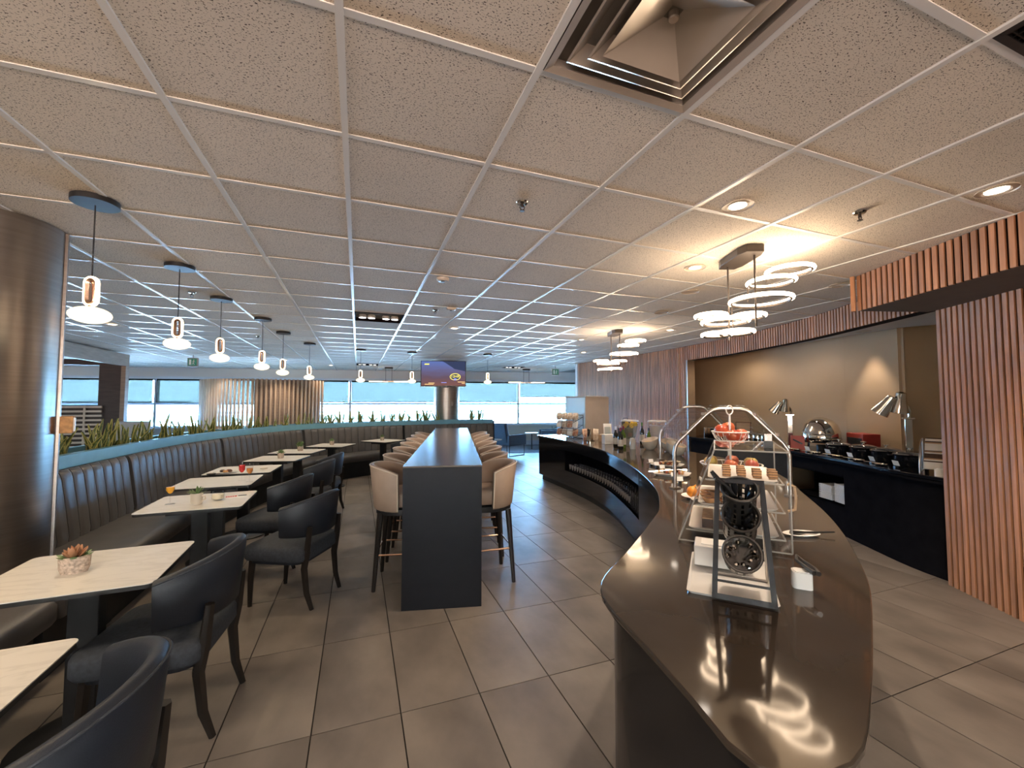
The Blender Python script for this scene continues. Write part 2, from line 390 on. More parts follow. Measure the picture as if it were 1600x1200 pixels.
mb = MB(); wbox(mb, -18, 8, -2.3, -.03, 0, .012); struct(mb.build('floor_carpet', 'carpet', smooth=0))
MU = [-17.7, -14.8, -11.92, -9.03, -6.14, -3.25, -.36, 2.53, 5.4]
bl_bottom = [1.52, 1.52, 1.52, 1.55, 1.56, 1.56, 1.74, 1.55]
bl_lab = ['blue roller blind at the far left behind the steel column', 'blue roller blind seen through the dark wooden portal', 'blue roller blind left of the curved slatted screen',
          'blue roller blind behind the curved slatted screen', 'blue roller blind just right of the curved slatted screen', 'blue roller blind left of the television column',
          'shorter blue roller blind right of the television column', 'blue roller blind above the dark armchairs by the slat wall']
for k in range(8):
    a, b = MU[k], MU[k+1]
    mb = MB(); wbox(mb, a-.035, a+.035, .02, .16, SILL, WTOP); wbox(mb, a+.035, b-.035, .03, .13, RAIL-.035, RAIL+.02)
    wbox(mb, a+.035, b-.035, .03, .13, WTOP-.05, WTOP); wbox(mb, a+.035, b-.035, .03, .13, SILL, SILL+.04)
    w = struct(mb.build('window_%d' % (k+1), 'alu', smooth=0))
    mb = MB(); wbox(mb, a+.035, b-.035, .07, .078, SILL+.04, RAIL-.035); mb.build('pane', 'pane', w, 0)
    mb = MB(); wbox(mb, a+.035, b-.035, .07, .078, RAIL+.02, WTOP-.05); mb.build('pane', 'pane', w, 0)
    t = thing('roller_blind', bl_lab[k], 'blind', wall_at((a+b)/2, -.03, 0), WA, 'roller blinds of the window wall')
    mb = MB(); mb.box((0, 0, (bl_bottom[k]+WTOP-.01)/2), (b-a-.10, .003, WTOP-.01-bl_bottom[k])); mb.build('fabric', 'blind', t, 0)
    mb = MB(); mb.tube([(-(b-a)/2+.05, 0, bl_bottom[k]), ((b-a)/2-.05, 0, bl_bottom[k])], .014, 8); mb.build('bottom_bar', 'alu', t)
    # daylight through this window: a portal for the sky
    pd = bpy.data.lights.new('sky_portal', 'AREA'); pd.shape = 'RECTANGLE'; pd.size = b-a; pd.size_y = WTOP-SILL; pd.cycles.is_portal = True
    po = bpy.data.objects.new('sky_portal', pd); COL.objects.link(po); po.location = wall_at((a+b)/2, .3, (SILL+WTOP)/2); po.rotation_euler = (-PI/2, 0, WA)
def ground_mat():
    m, n, l = nodes_of('airfield'); b = n['Principled BSDF']; b.inputs['Roughness'].default_value = .95; b.inputs['Specular IOR Level'].default_value = .1
    g = n.new('ShaderNodeNewGeometry'); sp = n.new('ShaderNodeSeparateXYZ'); l.new(g.outputs['Position'], sp.inputs[0])
    mr = n.new('ShaderNodeMapRange'); mr.inputs['From Max'].default_value = 1000; l.new(sp.outputs['Y'], mr.inputs['Value'])
    cr = n.new('ShaderNodeValToRGB'); cr.color_ramp.interpolation = 'CONSTANT'; e = cr.color_ramp.elements
    cols = [(0, (.60, .58, .55)), (.17, (.036, .036, .009)), (.26, (.58, .56, .53)), (.30, (.040, .038, .010)), (.36, (.60, .58, .55)), (.62, (.16, .19, .13))]
    e[0].color = (*cols[0][1], 1); e[1].position = cols[1][0]; e[1].color = (*cols[1][1], 1)
    for p, c in cols[2:]: k = e.new(p); k.color = (*c, 1)
    l.new(mr.outputs[0], cr.inputs[0])
    nz = n.new('ShaderNodeTexNoise'); nz.inputs['Scale'].default_value = .03; nz.inputs['Detail'].default_value = 5; l.new(g.outputs['Position'], nz.inputs['Vector'])
    hs = n.new('ShaderNodeHueSaturation'); l.new(cr.outputs[0], hs.inputs['Color'])
    m2 = n.new('ShaderNodeMapRange'); m2.inputs['To Min'].default_value = .85; m2.inputs['To Max'].default_value = 1.15; l.new(nz.outputs['Fac'], m2.inputs['Value']); l.new(m2.outputs[0], hs.inputs['Value'])
    l.new(hs.outputs[0], b.inputs['Base Color']); return m
M['ground'] = ground_mat()
mb = MB(); mb.box((0, 1575, -5.1), (6000, 2950, .2)); struct(mb.build('ground_outside', 'ground', smooth=0))
M['hangar'] = mat('hangar cladding', (.55, .62, .72), .6, var=.05); M['hangarb'] = mat('blue vehicle paint', (.30, .38, .46), .5, var=.05)
M['hill'] = mat('distant hills', (.30, .42, .55), .95, var=.1, vs=(.004, .004, .004), pos=True)
for k in range(7):
    x = -70+k*17
    t = thing('airport_truck', 'small bluish service truck far out on the airfield, %s from the left' % (['leftmost', 'second', 'third', 'fourth', 'fifth', 'sixth', 'rightmost'][k]) if k not in (0, 6) else 'small bluish service truck far out on the airfield, %s of the row' % ('leftmost' if k == 0 else 'rightmost'), 'truck', (x, 420+k*3, -5), .1*k, 'service trucks on the airfield')
    mb = MB(); mb.box((0, 0, 2.4), (6.5, 2.6, 3.2)); mb.build('cargo_box', 'hangar' if k % 2 else 'hangarb', t, 0)
    mb = MB(); mb.box((4.4, 0, 1.7), (1.9, 2.4, 2)); mb.build('cab', 'hangarb', t, 0)
    for sx in (-2.2, 3.9):
        mb = MB(); mb.tube([(sx, -1.3, .5), (sx, 1.3, .5)], .5, 10); mb.build('wheel', 'black', t)
for (x, y, w, h, lab) in [(-420, 900, 260, 8, 'long pale hangar on the horizon left of the slatted screen'), (60, 1000, 180, 7.5, 'low pale terminal building on the horizon')]:
    t = thing('exterior_hangar', lab, 'building', (x, y, -5))
    mb = MB(); mb.box((0, 0, h/2), (w, 40, h)); mb.build('wall', 'hangar', t, 0)
    mb = MB(); mb.prism([(-w/2-2, -24), (w/2+2, -24), (w/2+2, 24), (-w/2-2, 24)], h, h+1.5); mb.build('roof', 'hangarb', t, 0)

# remaining walls that close the room (behind and beside the camera)
mb = MB(); mb.box((-11.8, 6, 1.32), (.2, 24, 2.66)); struct(mb.build('wall_left', 'beige', smooth=0))
mb = MB(); mb.box((-1, -4.6, .35), (22, .2, .72)); mb.box((-1, -4.6, 2.5), (22, .2, .36)); struct(mb.build('wall_front', 'beige', smooth=0))
M['warmfilm'] = glass('added warm light film', (.74, .49, .36), .05)
for k in range(7):  # added windows, blinds and warm film, there to brighten the near ceiling
    xa, xb = -11.7+k*3.05, -8.65+k*3.05
    mb = MB(); mb.box((xa, -4.6, 1.5), (.12, .16, 1.7)); mb.box(((xa+xb)/2, -4.6, 1.5), (3.0, .1, .05)); w = struct(mb.build('window_%d' % (k+9), 'alu', smooth=0))
    mb = MB(); mb.box(((xa+xb)/2, -4.62, 1.52), (2.95, .008, 1.62)); mb.build('pane', 'pane', w, 0)
    t = thing('roller_blind', 'beige roller blind on the window wall added for light behind the viewpoint, %s from the left wall' % ['first', 'second', 'third', 'fourth', 'fifth', 'sixth', 'seventh'][k], 'blind', ((xa+xb)/2, -4.5, 0), 0, 'beige roller blinds added for light')
    mb = MB(); mb.box((0, 0, 1.52), (2.93, .003, 1.62)); mb.build('fabric', 'warmfilm', t, 0)
    mb = MB(); mb.tube([(-1.46, 0, .72), (1.46, 0, .72)], .014, 8); mb.build('bottom_bar', 'alu', t)
    pd = bpy.data.lights.new('sky_portal', 'AREA'); pd.shape = 'RECTANGLE'; pd.size = xb-xa; pd.size_y = 1.6; pd.cycles.is_portal = True
    po = bpy.data.objects.new('sky_portal', pd); COL.objects.link(po); po.location = ((xa+xb)/2, -4.85, 1.52); po.rotation_euler = (PI/2, 0, 0)
mb = MB(); mb.box((9.9, 5, 1.32), (.2, 20, 2.66)); struct(mb.build('wall_side', 'beige', smooth=0))

# ------------------------------------------------------------------ slatted wall on the right, serving niche
SW = Curve([(5.76, 10.2), (5.86, 9.3), (5.94, 8.3), (5.98, 7.3), (5.97, 6.3), (5.88, 5.35), (5.68, 4.42), (5.42, 3.62), (5.08, 2.9), (4.66, 2.05), (4.34, 1.5), (3.88, .72), (3.3, -.2), (2.6, -1.3), (1.9, -2.4)])
sJ0, sJ1 = SW.s_at(5.97, 6.3), SW.s_at(4.66, 2.05)
HB = 2.345
# travel goes towards the camera: the left normal (+o) points away from the room into the niche
wr = MB(); strip(wr, SW, 0, sJ0, .012, .14, 0, 2.7); wr = struct(wr.build('wall_right', 'darkback', smooth=30))
mb = MB(); strip(mb, SW, sJ0, sJ1, .012, .14, HB, 2.7); hd = mb.build('header', 'darkback', wr, 30)
mb = MB(); strip(mb, SW, sJ1, SW.len, .012, .14, 0, 2.7); wr2 = struct(mb.build('wall_right_front', 'darkback', smooth=30))
mb = MB(); strip(mb, SW, sJ0-.01, sJ0+.015, -.035, .14, 0, HB); mb.build('jamb_trim', 'satin', wr, 0)
def slat_mesh(h): return MB().box((0, 0, h/2), (.032, .014, h)).mesh('slat', 'slat', 0)
s_full, s_head = slat_mesh(2.62), slat_mesh(CZ-HB)
n = int(sJ0/.052)
for i in range(n):
    p, a = SW.at((i+.5)*sJ0/n, .005); inst('slat', s_full, wr, p, (0, 0, a))
n = int((sJ1-sJ0)/.052)
for i in range(n):
    p, a = SW.at(sJ0+(i+.5)*(sJ1-sJ0)/n, .005); inst('slat', s_head, wr, (p.x, p.y, HB), (0, 0, a))
n = int(1.6/.052)
for i in range(n):
    p, a = SW.at(sJ1+.02+(i)*.052, .005); inst('slat', s_full, wr2, p, (0, 0, a))
# end return of the wall by the windows
mb = MB(); mb.box((6.9, 10.28, 1.31), (2.3, .12, 2.62)); struct(mb.build('wall_return', 'greywall', smooth=0))
# bulkhead box that hangs in front of the right wall
BX = [(4.033, 2.3), (3.544, 1.154), (3.05, .0), (2.55, -1.2)]
bx = Curve(BX); BB = 2.315
mb = MB(); q = [(p.x, p.y) for p in bx.pts(0, bx.len, .03, .2)]
mb.prism([(p.x, p.y) for p in bx.pts(0, bx.len, .033, .2)]+[(2.4, -2.2), (3.3, -.6), (4.33, 1.36), (4.62, 1.95), (4.66, 2.1)], BB, 2.7); tb = struct(mb.build('trim_1', 'soffit', smooth=0), 'boxed bulkhead under the ceiling')
mb = MB(); strip(mb, bx, 0, bx.len, .026, .032, BB+.001, CZ); mb.build('slat_backing', 'darkback', tb, 30)
s_box = slat_mesh(CZ-BB)
for i in range(int(1.9/.052)):
    p, a = bx.at(.02+i*.052, .022); inst('slat', s_box, tb, (p.x, p.y, BB), (0, 0, a))
mb = MB(); mb.box((4.033, 2.315, (CZ+BB)/2), (.03, .03, CZ-BB), .3); mb.build('corner_post', 'slat', tb, 0)
# niche shell
NB = [(6.06, 6.5), (7.0, 7.5), (6.36, 3.82), (6.27, 3.1), (6.5, 2.74), (6.6, 2.2), (4.78, 1.9)]
for k in range(len(NB)-1):
    a, b = Vector((*NB[k], 0)), Vector((*NB[k+1], 0)); d = b-a; an = math.atan2(d.y, d.x); c = (a+b)/2; nn = Vector((-math.sin(an), math.cos(an), 0))*.05
    mb = MB(); mb.box((c.x+nn.x, c.y+nn.y, 1.25), (d.length+.06, .1, 2.5), an); struct(mb.build('wall_niche_%d' % (k+1), 'beige', smooth=0))
mb = MB(); mb.prism([(p.x, p.y) for p in SW.pts(sJ0, sJ1, .13, .3)]+[(6.7, 2.0), (6.7, 3), (7.1, 7.6), (6.05, 6.5)], 2.45, 2.52); struct(mb.build('ceiling_niche', 'greywall', smooth=0))
# ------------------------------------------------------------------ buffet island
CH = .88
LE = [(3.36, 7.62), (3.345, 6.8), (3.294, 5.916), (3.2, 5.25), (3.045, 4.629), (2.589, 3.485), (2.143, 2.635), (1.774, 2.136), (1.545, 1.914), (1.107, 1.543), (.895, 1.378), (.805, 1.28), (.757, 1.17), (.725, .958), (.69, .738), (.664, .60)]
RE = [(.70, .535), (.80, .508), (.90, .525), (1.081, .614), (1.315, .739), (1.667, .938), (1.895, 1.097), (2.235, 1.359), (2.587, 1.671), (2.988, 2.078), (3.45, 2.55), (3.8, 3.05), (4.02, 3.7), (4.16, 4.6), (4.26, 5.6), (4.32, 6.7), (4.33, 7.62)]
IS = Curve(LE+RE, 8)
def outline(o): return [(p.x, p.y) for p in IS.pts(0, IS.len, o, .06)]
bc = thing('buffet_counter', 'long S-curved black buffet counter with bronze stone worktop', 'counter')
mb = MB(); mb.prism(outline(0), CH-.018, CH); top = mb.build('worktop', 'ctop', bc, 30, bev=.004); tag(top, 'glossy bronze stone worktop')
mb = MB(); mb.prism(outline(.02), CH-.045, CH-.018); mb.build('worktop_edge', 'cface', bc, 30)
mb = MB(); mb.prism(outline(.12), 0, .115); mb.build('toe_kick', 'blackplastic', bc, 30)
sA, sB = IS.s_at(3.34, 6.5), IS.s_at(2.60, 3.50)      # the open glass shelf in the front panel
SZ0, SZ1 = .36, .70
mb = MB()
strip(mb, IS, 0, sA, .045, .075, .115, CH-.045, .06); strip(mb, IS, sA, sB, .045, .075, .115, SZ0, .06); strip(mb, IS, sA, sB, .045, .075, SZ1, CH-.045, .06)
strip(mb, IS, sB, IS.s_at(.664, .60), .045, .075, .115, CH-.045, .05)
mb.build('front_panel', 'cface', bc, 30)
mb = MB(); strip(mb, IS, IS.s_at(.664, .60), IS.len, .045, .075, .115, CH-.045, .06); a, b = IS.at(0, .05)[0], IS.at(IS.len, .05)[0]
mb.box(((a.x+b.x)/2, a.y-.07, (CH-.045+.115)/2), (b.x-a.x, .03, CH-.045-.115)); mb.build('rear_panel', 'cface', bc, 30)
mb = MB(); strip(mb, IS, sA, sB, .05, .36, SZ0-.02, SZ0, .1); strip(mb, IS, sA, sB, .34, .36, SZ0, SZ1, .1); strip(mb, IS, sA, sB, .05, .36, SZ1, SZ1+.02, .1)
for s_ in (sA, sB):
    p, a = IS.at(s_, .205); mb.box((p.x, p.y, (SZ0+SZ1)/2), (.015, .31, SZ1-SZ0), a)
mb.build('open_shelf', 'bcface', bc, 30)
# glasses on that shelf
mb = MB(); mb.lathe([(.022, 0), (.026, .004), (.034, .11), (.031, .11), (.023, .012), (.0, .012)], 12, cap=False); tumbler = mb.mesh('tumbler_glass', 'smoke')
mb = MB(); mb.lathe([(.030, 0), (.031, .20), (.028, .20), (.026, .012), (0, .012)], 12, cap=False); highball = mb.mesh('highball_glass', 'glass')
n = 26
for r in range(3):
    for i in range(n):
        s_ = sA+.12+(sB-sA-.70)*i/(n-1)
        p, a = IS.at(s_, .105+r*.09); o = inst('tumbler_glass', tumbler, None, (p.x, p.y, SZ0+.001)); tag(o, 'tumbler glass in the %s row of the counter shelf, %s from its far end' % (['front', 'middle', 'back'][r], NTH[i]), 'glass', 'tumblers in the counter shelf')
for i in range(6):
    p, a = IS.at(sB-.46+i*.078, .10); o = inst('highball_glass', highball, None, (p.x, p.y, SZ0+.001)); tag(o, 'tall clear glass at the right end of counter shelf, %s from its left' % NTH[i], 'glass', 'tall glasses in the counter shelf')

# ------------------------------------------------------------------ back counter in the niche
BF = [(4.80, 1.98), (4.684, 2.036), (4.804, 2.453), (5.224, 3.283), (5.438, 3.893), (5.68, 4.7), (5.85, 5.5), (5.9, 6.25)]
BCv = Curve(BF[1:], 8)
back = [(6.7, 6.6), (6.33, 3.82), (6.24, 3.1), (6.45, 2.74), (6.5, 2.28), (4.9, 2.0)]
t = thing('serving_counter', 'black serving counter inside the beige niche', 'counter')
mb = MB(); mb.prism([(p.x, p.y) for p in BCv.pts(0, BCv.len, 0, .15)]+back, CH-.035, CH); mb.build('worktop', 'cface', t, 30, bev=.005)
s0, s1 = BCv.s_at(5.20, 3.23), BCv.s_at(5.48, 4.05)
mb = MB(); strip(mb, BCv, 0, s0, -.08, -.05, 0, CH-.035); strip(mb, BCv, s1, BCv.len, -.08, -.05, 0, CH-.035)
strip(mb, BCv, s0, s1, -.08, -.05, 0, .34); strip(mb, BCv, s0, s1, -.08, -.05, .66, CH-.035); mb.build('front_panel', 'bcface', t, 30)
mb = MB(); strip(mb, BCv, s0, s1, -.45, -.05, .32, .34); strip(mb, BCv, s0, s1, -.45, -.43, .34, .66); strip(mb, BCv, s0, s1, -.45, -.05, .66, .68); mb.build('open_shelf', 'bcface', t, 30)
mb = MB(); strip(mb, BCv, 0, BCv.len, -.01, .006, CH-.06, CH-.037); mb.build('edge_strip', 'bcface', t, 30)
# plates stacked on the open shelf
mb = MB(); mb.prism([(-.085, -.085), (.085, -.085), (.085, .085), (-.085, .085)], 0, .006); mb.prism([(-.1, -.1), (.1, -.1), (.1, .1), (-.1, .1)], .006, .012); plate = mb.mesh('square_plate', 'white', 0)
for st, (so, nn, lab) in enumerate([(.13, 16, 'right-hand stack'), (.37, 13, 'left-hand stack')]):
    for k in range(nn):
        p, a = BCv.at(s0+so, -.2); o = inst('square_plate', plate, None, (p.x, p.y, .341+k*.0135), (0, 0, a+random.uniform(-.05, .05)))
        tag(o, 'white square plate, %s from the bottom of the %s under serving counter' % (NTH[k], lab), 'plate', 'plates in the %s' % lab)

# ------------------------------------------------------------------ high bar table and stools
BA = -math.atan2(.223, .975); B0 = Vector((.605, 3.12, 0)); BR = Vector((math.cos(BA), math.sin(BA), 0)); BV = Vector((-math.sin(BA), math.cos(BA), 0))
t = thing('bar_table', 'long charcoal waterfall bar table in the middle of the room', 'table', B0, BA)
BLn, BW, BT = 4.72, .59, 1.05
mb = MB(); mb.box((0, BLn/2, BT-.006), (BW, BLn, .012)); mb.build('tabletop', 'bartop', t, 0, bev=.002)
mb = MB(); mb.box((0, BLn/2, BT-.026), (BW-.006, BLn-.13, .028)); mb.build('underside', 'barside', t, 0)
mb = MB(); mb.box((0, .03, (BT-.012)/2), (BW-.004, .06, BT-.012)); mb.build('end_panel', 'barside', t, 0, bev=.002)
mb = MB(); mb.box((0, BLn-.03, (BT-.012)/2), (BW-.004, .06, BT-.012)); mb.build('end_panel', 'barside', t, 0, bev=.002)
mb = MB(); mb.box((0, BLn/2, .09+.45), (.10, BLn-.12, .93)); mb.build('centre_panel', 'barside', t, 0)

def arc_shell(mb, R, th, a0, a1, zb, zt, n=22, flare=0):     # curved padded band; a = 0 is the rear (+y)
    rings = []
    for i in range(n+1):
        u = i/n; a = a0+(a1-a0)*u; b, c = zb(u), zt(u); e = .3*th; cs = []
        for (rr, z) in [(-th/2, b+e), (-th/2+e, b), (th/2-e, b), (th/2, b+e), (th/2, c-e), (th/2-e, c), (-th/2+e, c), (-th/2, c-e)]:
            r = R+rr+flare*(z-zb(.5)); cs.append((r*math.sin(a), r*math.cos(a), z))
        rings.append(cs)
    return mb.loft(rings)
def rsq(w, d, r, n=5):     # rounded square outline
    out = []
    for cx, cy, a in ((w/2-r, d/2-r, 0), (-w/2+r, d/2-r, PI/2), (-w/2+r, -d/2+r, PI), (w/2-r, -d/2+r, 1.5*PI)):
        for k in range(n+1): out.append((cx+r*math.cos(a+PI/2*k/n), cy+r*math.sin(a+PI/2*k/n)))
    return out
def cushion(mb, w, d, r, z0, z1, puff=.012):
    lv = [(.97, z0), (1, z0+.015), (1, z1-.03), (.97, z1-.012), (.9, z1), (.6, z1+puff), (.2, z1+puff*1.3)]
    return mb.loft([[(x*k, y*k, z) for x, y in rsq(w, d, r)] for k, z in lv])
def bar_stool():      # faces -y; the rear of the shell is +y
    t = thing('bar_stool', 'x', 'stool')
    mb = MB(); arc_shell(mb, .215, .05, -1.5, 1.5, lambda u: .625, lambda u: 1.0-.06*abs(2*u-1)**3, 26, .11); mb.build('backrest', 'tan', t, 60)
    pts = []
    for i in range(27):
        a = -1.5+3.0*i/26; z = 1.0-.06*abs(2*i/26-1)**3; r = .215+.11*(z-.625)+.024; pts.append((r*math.sin(a), r*math.cos(a), z-.004))
    for sg in (-1, 1):
        for k in range(6): 
            z = .94-k*.06; r = .215+.11*(z-.625)+.024; p = (sg*r*math.sin(1.5), r*math.cos(1.5), z)
            pts = pts+[p] if sg > 0 else [p]+pts
    mb = MB(); mb.tube(pts, .006, 5); mb.build('piping', 'piping', t)
    mb = MB(); cushion(mb, .40, .42, .12, .66, .775); mb.build('seat', 'tan', t, 60)
    mb = MB(); mb.prism(rsq(.44, .44, .19), .60, .645); mb.build('seat_base', 'black', t, 30)
    for sx in (-1, 1):
        for sy in (-1, 1):
            mb = MB(); mb.tube([(sx*.165, sy*.165, .61), (sx*.205, sy*.205, .0)], [.026, .016], 8); mb.build('leg', 'legwood', t)
    q = .205-.04*.26/.61
    for a, b, z in [((-q, -q), (q, -q), .26), ((-q, q), (q, q), .30), ((-q, -q), (-q, q), .28), ((q, -q), (q, q), .28)]:
        mb = MB(); mb.tube([(*a, z), (*b, z)], .008, 6); mb.build('footrest_bar', 'copper', t)
    return t
st0 = bar_stool(); first = True
for side in (-1, 1):
    for k in range(7):
        s_ = st0 if first else copy_tree(st0); first = False
        o = B0+BR*(side*(BW/2+.06))+BV*(.56+k*.635)
        s_.location = o; s_.rotation_euler = (0, 0, BA+(-PI/2 if side > 0 else PI/2)+random.uniform(-.06, .06)+(.14 if side > 0 and k == 0 else 0))
        w = 'nearest' if k == 0 else 'farthest' if k == 6 else ORD[k]
        tag(s_, 'taupe leather bar stool on the %s side of bar table, %s%s' % ('left' if side < 0 else 'right', w, ' of seven' if k in (0, 6) else ' from the near end'), 'stool', 'bar stools along the bar table')

# ------------------------------------------------------------------ banquette
BQ = Curve([(-2.1, .3), (-2.1, 2), (-2.1, 3.75), (-2.1, 5.2), (-2.02, 6.5), (-1.62, 7.95), (-.98, 9.05), (.05, 9.76), (1.1, 10.08), (2.2, 10.19), (3.3, 10.2)])
sv = [0, BQ.s_at(-2.1, 3.05), BQ.s_at(-2.1, 3.79), BQ.s_at(-2.1, 5.2), BQ.s_at(-1.86, 7.2), BQ.s_at(-.98, 9.05), BQ.s_at(1.06, 10.08), BQ.len]
mods = [(sv[0], sv[1], 'charcoal leather bench seat under the nearest tables, before the steel column'), (sv[2], sv[3], 'channel-tufted charcoal banquette section beside the steel column'),
        (sv[3], sv[4], 'second channel-tufted banquette section from the steel column'), (sv[4], sv[5], 'third channel-tufted banquette section where the bench starts to curve'),
        (sv[5], sv[6], 'curved banquette section behind the two farthest tables'), (sv[6], sv[7], 'last banquette section behind the far end of bar table')]
def channel(mb, a, b, g=.004):
    prof = [(-.055, .44), (-.06, .50), (-.045, .62), (-.02, .8), (.0, .93), (.012, .975), (.04, 1.0), (.075, .995), (.105, .965), (.11, .44)]
    rings = []
    for j in range(7):
        u = j/6; bulge = .026*(1-.38*(2*u-1)**6); s_ = a+g+(b-a-2*g)*u; ring = []
        for i, (o, z) in enumerate(prof):
            oo = o-(bulge-.026 if i < 6 else 0)*1.0; p, _ = BQ.at(s_, -oo*-1); ring.append((p.x, p.y, z-(.012*(1-bulge/.026) if 4 < i < 9 else 0)))
        rings.append(ring)
    return mb.loft(rings)
# travel runs away from the camera on the left side: the left normal (+o) points to the planter wall
for a, b, lab in mods:
    t = thing('banquette', lab, 'bench', group='banquette sections')
    rings = []
    for p0 in range(max(3, int((b-a)/.15))+1):
        s_ = a+.006+(b-a-.012)*p0/max(3, int((b-a)/.15))
        ring = []
        for o, z in [(.05, .32), (-.57, .32), (-.59, .35), (-.59, .43), (-.57, .455), (-.52, .465), (-.2, .465), (.05, .455)]:
            p, _ = BQ.at(s_, o); ring.append((p.x, p.y, z))
        rings.append(ring)
    mb = MB(); mb.loft(rings); mb.build('seat', 'leather', t, 50)
    mb = MB(); strip(mb, BQ, a+.006, b-.006, -.50, .05, 0, .32); mb.build('base', 'black', t, 30)
    n = max(3, round((b-a)/.15))
    for i in range(n):
        mb = MB(); channel(mb, a+.025+(b-a-.05)*i/n, a+.025+(b-a-.05)*(i+1)/n); mb.build('backrest_channel', 'leather', t, 60)
mb = MB(); mb.box((-1.62, 3.42, .3925), (.21, .69, .145)); fs = mb.build('bench_seat_strip', 'leather', bev=.02); tag(fs, 'narrow leather bench strip in front of the steel column', 'bench')
mb = MB(); mb.box((-1.66, 3.42, .158), (.13, .69, .316)); mb.build('base', 'black', fs, 0)
# planter wall behind it
mb = MB(); strip(mb, BQ, sv[2], BQ.len, .12, .17, 0, 1.06); strip(mb, BQ, sv[2], BQ.len, .46, .50, 0, 1.06); strip(mb, BQ, sv[2], BQ.len, .17, .46, .9, .99)
p, a = BQ.at(BQ.len, .31); mb.box((p.x+.02, p.y, .53), (.04, .40, 1.06), a)
pw = struct(mb.build('wall_planter', 'barside', smooth=30), 'low planter wall behind the banquette')
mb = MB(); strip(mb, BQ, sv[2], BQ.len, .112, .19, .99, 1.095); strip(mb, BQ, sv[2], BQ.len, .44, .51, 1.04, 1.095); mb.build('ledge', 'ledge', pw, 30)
mb = MB(); strip(mb, BQ, sv[2], BQ.len, .19, .44, .99, 1.04); tag(mb.build('soil', 'soil', pw, 30), kind='stuff')
def leaf_mesh(h, w, tw, bend):
    mb = MB(); L_, R_, C1, C2 = [], [], [], []
    n = 5
    for i in range(n+1):
        u = i/n; ww = w*(.55+.9*u-1.42*u*u) if i < n else .001; a = tw*u; x = bend*u*u; z = h*u
        c, s_ = math.cos(a), math.sin(a)
        L_.append((x-ww*c, -ww*s_, z)); R_.append((x+ww*c, ww*s_, z)); C1.append((x+.004*s_, -.006*c, z)); C2.append((x+.012*s_, -.012*c, z))
    mb.loft([[L_[i], C1[i], R_[i], C2[i]] for i in range(n+1)]); me = mb.mesh('leaf', 'leafg', 60)
    me.materials.append(M['leafy'])
    return me
leaves = [leaf_mesh(h, w, tw, bd) for h, w, tw, bd in [(.17, .020, .5, .03), (.22, .022, -.6, .05), (.26, .022, .8, -.04), (.13, .018, .3, .06), (.30, .024, -.9, .03)]]
edges = []
for li, (h, w, tw, bd) in enumerate([(.17, .020, .5, .03), (.22, .022, -.6, .05), (.26, .022, .8, -.04), (.13, .018, .3, .06), (.30, .024, -.9, .03)]):
    mb = MB()
    for sg in (-1, 1):
        pts = []
        for i in range(6):
            u = i/5; ww = w*(.55+.9*u-1.42*u*u) if i < 5 else .001; a = tw*u; pts.append((bd*u*u+sg*ww*math.cos(a), sg*ww*math.sin(a), h*u))
        mb.tube(pts, .0035, 4)
    edges.append(mb.mesh('leaf_margin', 'leafy', 60))
NP = {}
def snake_plant(s_, o, nl, sc, lab, grp):
    p, a = BQ.at(s_, o); NP[lab] = NP.get(lab, -1)+1; t = thing('snake_plant', lab+', %s from the left' % NTH[NP[lab]], 'plant', (p.x, p.y, 1.035), random.uniform(0, 6), grp)
    for k in range(nl):
        i = random.randrange(5); an = 2*PI*k/nl+random.uniform(-.5, .5); r = random.uniform(.01, .06)
        lf = inst('leaf', leaves[i], t, (r*math.cos(an), r*math.sin(an), 0), (random.uniform(-.25, .25), random.uniform(-.25, .25), random.uniform(0, 6)), (sc*1.2, sc, sc*random.uniform(.8, 1.1)))
        inst('leaf_margin', edges[i], lf)
s_ = sv[2]+.1
while s_ < BQ.len-.1:
    p, _ = BQ.at(s_)
    if s_ < sv[4]: lab, nl, sc, st = 'yellow-edged snake plant in the planter behind tufted banquette', 6, 1.0, .17
    elif s_ < sv[5]+.3: lab, nl, sc, st = 'yellow-edged snake plant in the planter before the slatted screen', 6, .95, .20
    else: lab, nl, sc, st = 'thin snake plant in the far planter against the bright window', 6, 1.2, .22
    if not (2.05 < p.x < 2.75 or p.x > 3.25): snake_plant(s_, random.uniform(.26, .38), nl, sc*random.uniform(.8, 1.15), lab, 'snake plants in the planter')
    s_ += st*random.uniform(.8, 1.2)

# ------------------------------------------------------------------ steel columns
mb = MB(); mb.lathe([(.33, 0), (.33, 2.62)], 48, cap=False); c1 = struct(mb.build('column_steel', 'steel', loc=(-2.12, 3.42, 0)), 'brushed steel clad round column beside the banquette')
mb = MB(); mb.box((.322, .09, 1.31), (.016, .035, 2.62), .3); mb.build('cladding_seam', 'steel', c1, 0)
mb = MB(); mb.box((.36, .10, 1.38), (.06, .06, .11), .3); sb = mb.build('call_box', 'tart', c1, bev=.004)
mb = MB(); mb.box((.36, .10, 1.38), (.075, .03, .09), .3); mb.build('cover', 'white', c1, bev=.003)
mb = MB(); mb.lathe([(.335, 0), (.335, 2.62)], 48, cap=False); c2 = struct(mb.build('column_steel', 'steel', loc=(2.22, 10.98, 0)), 'brushed steel clad round column behind the television')
mb = MB(); mb.box((-.05+.12, -.335, 1.5), (.07, .03, .11)); mb.build('wall_switch', 'boxgrey', c2, bev=.003)
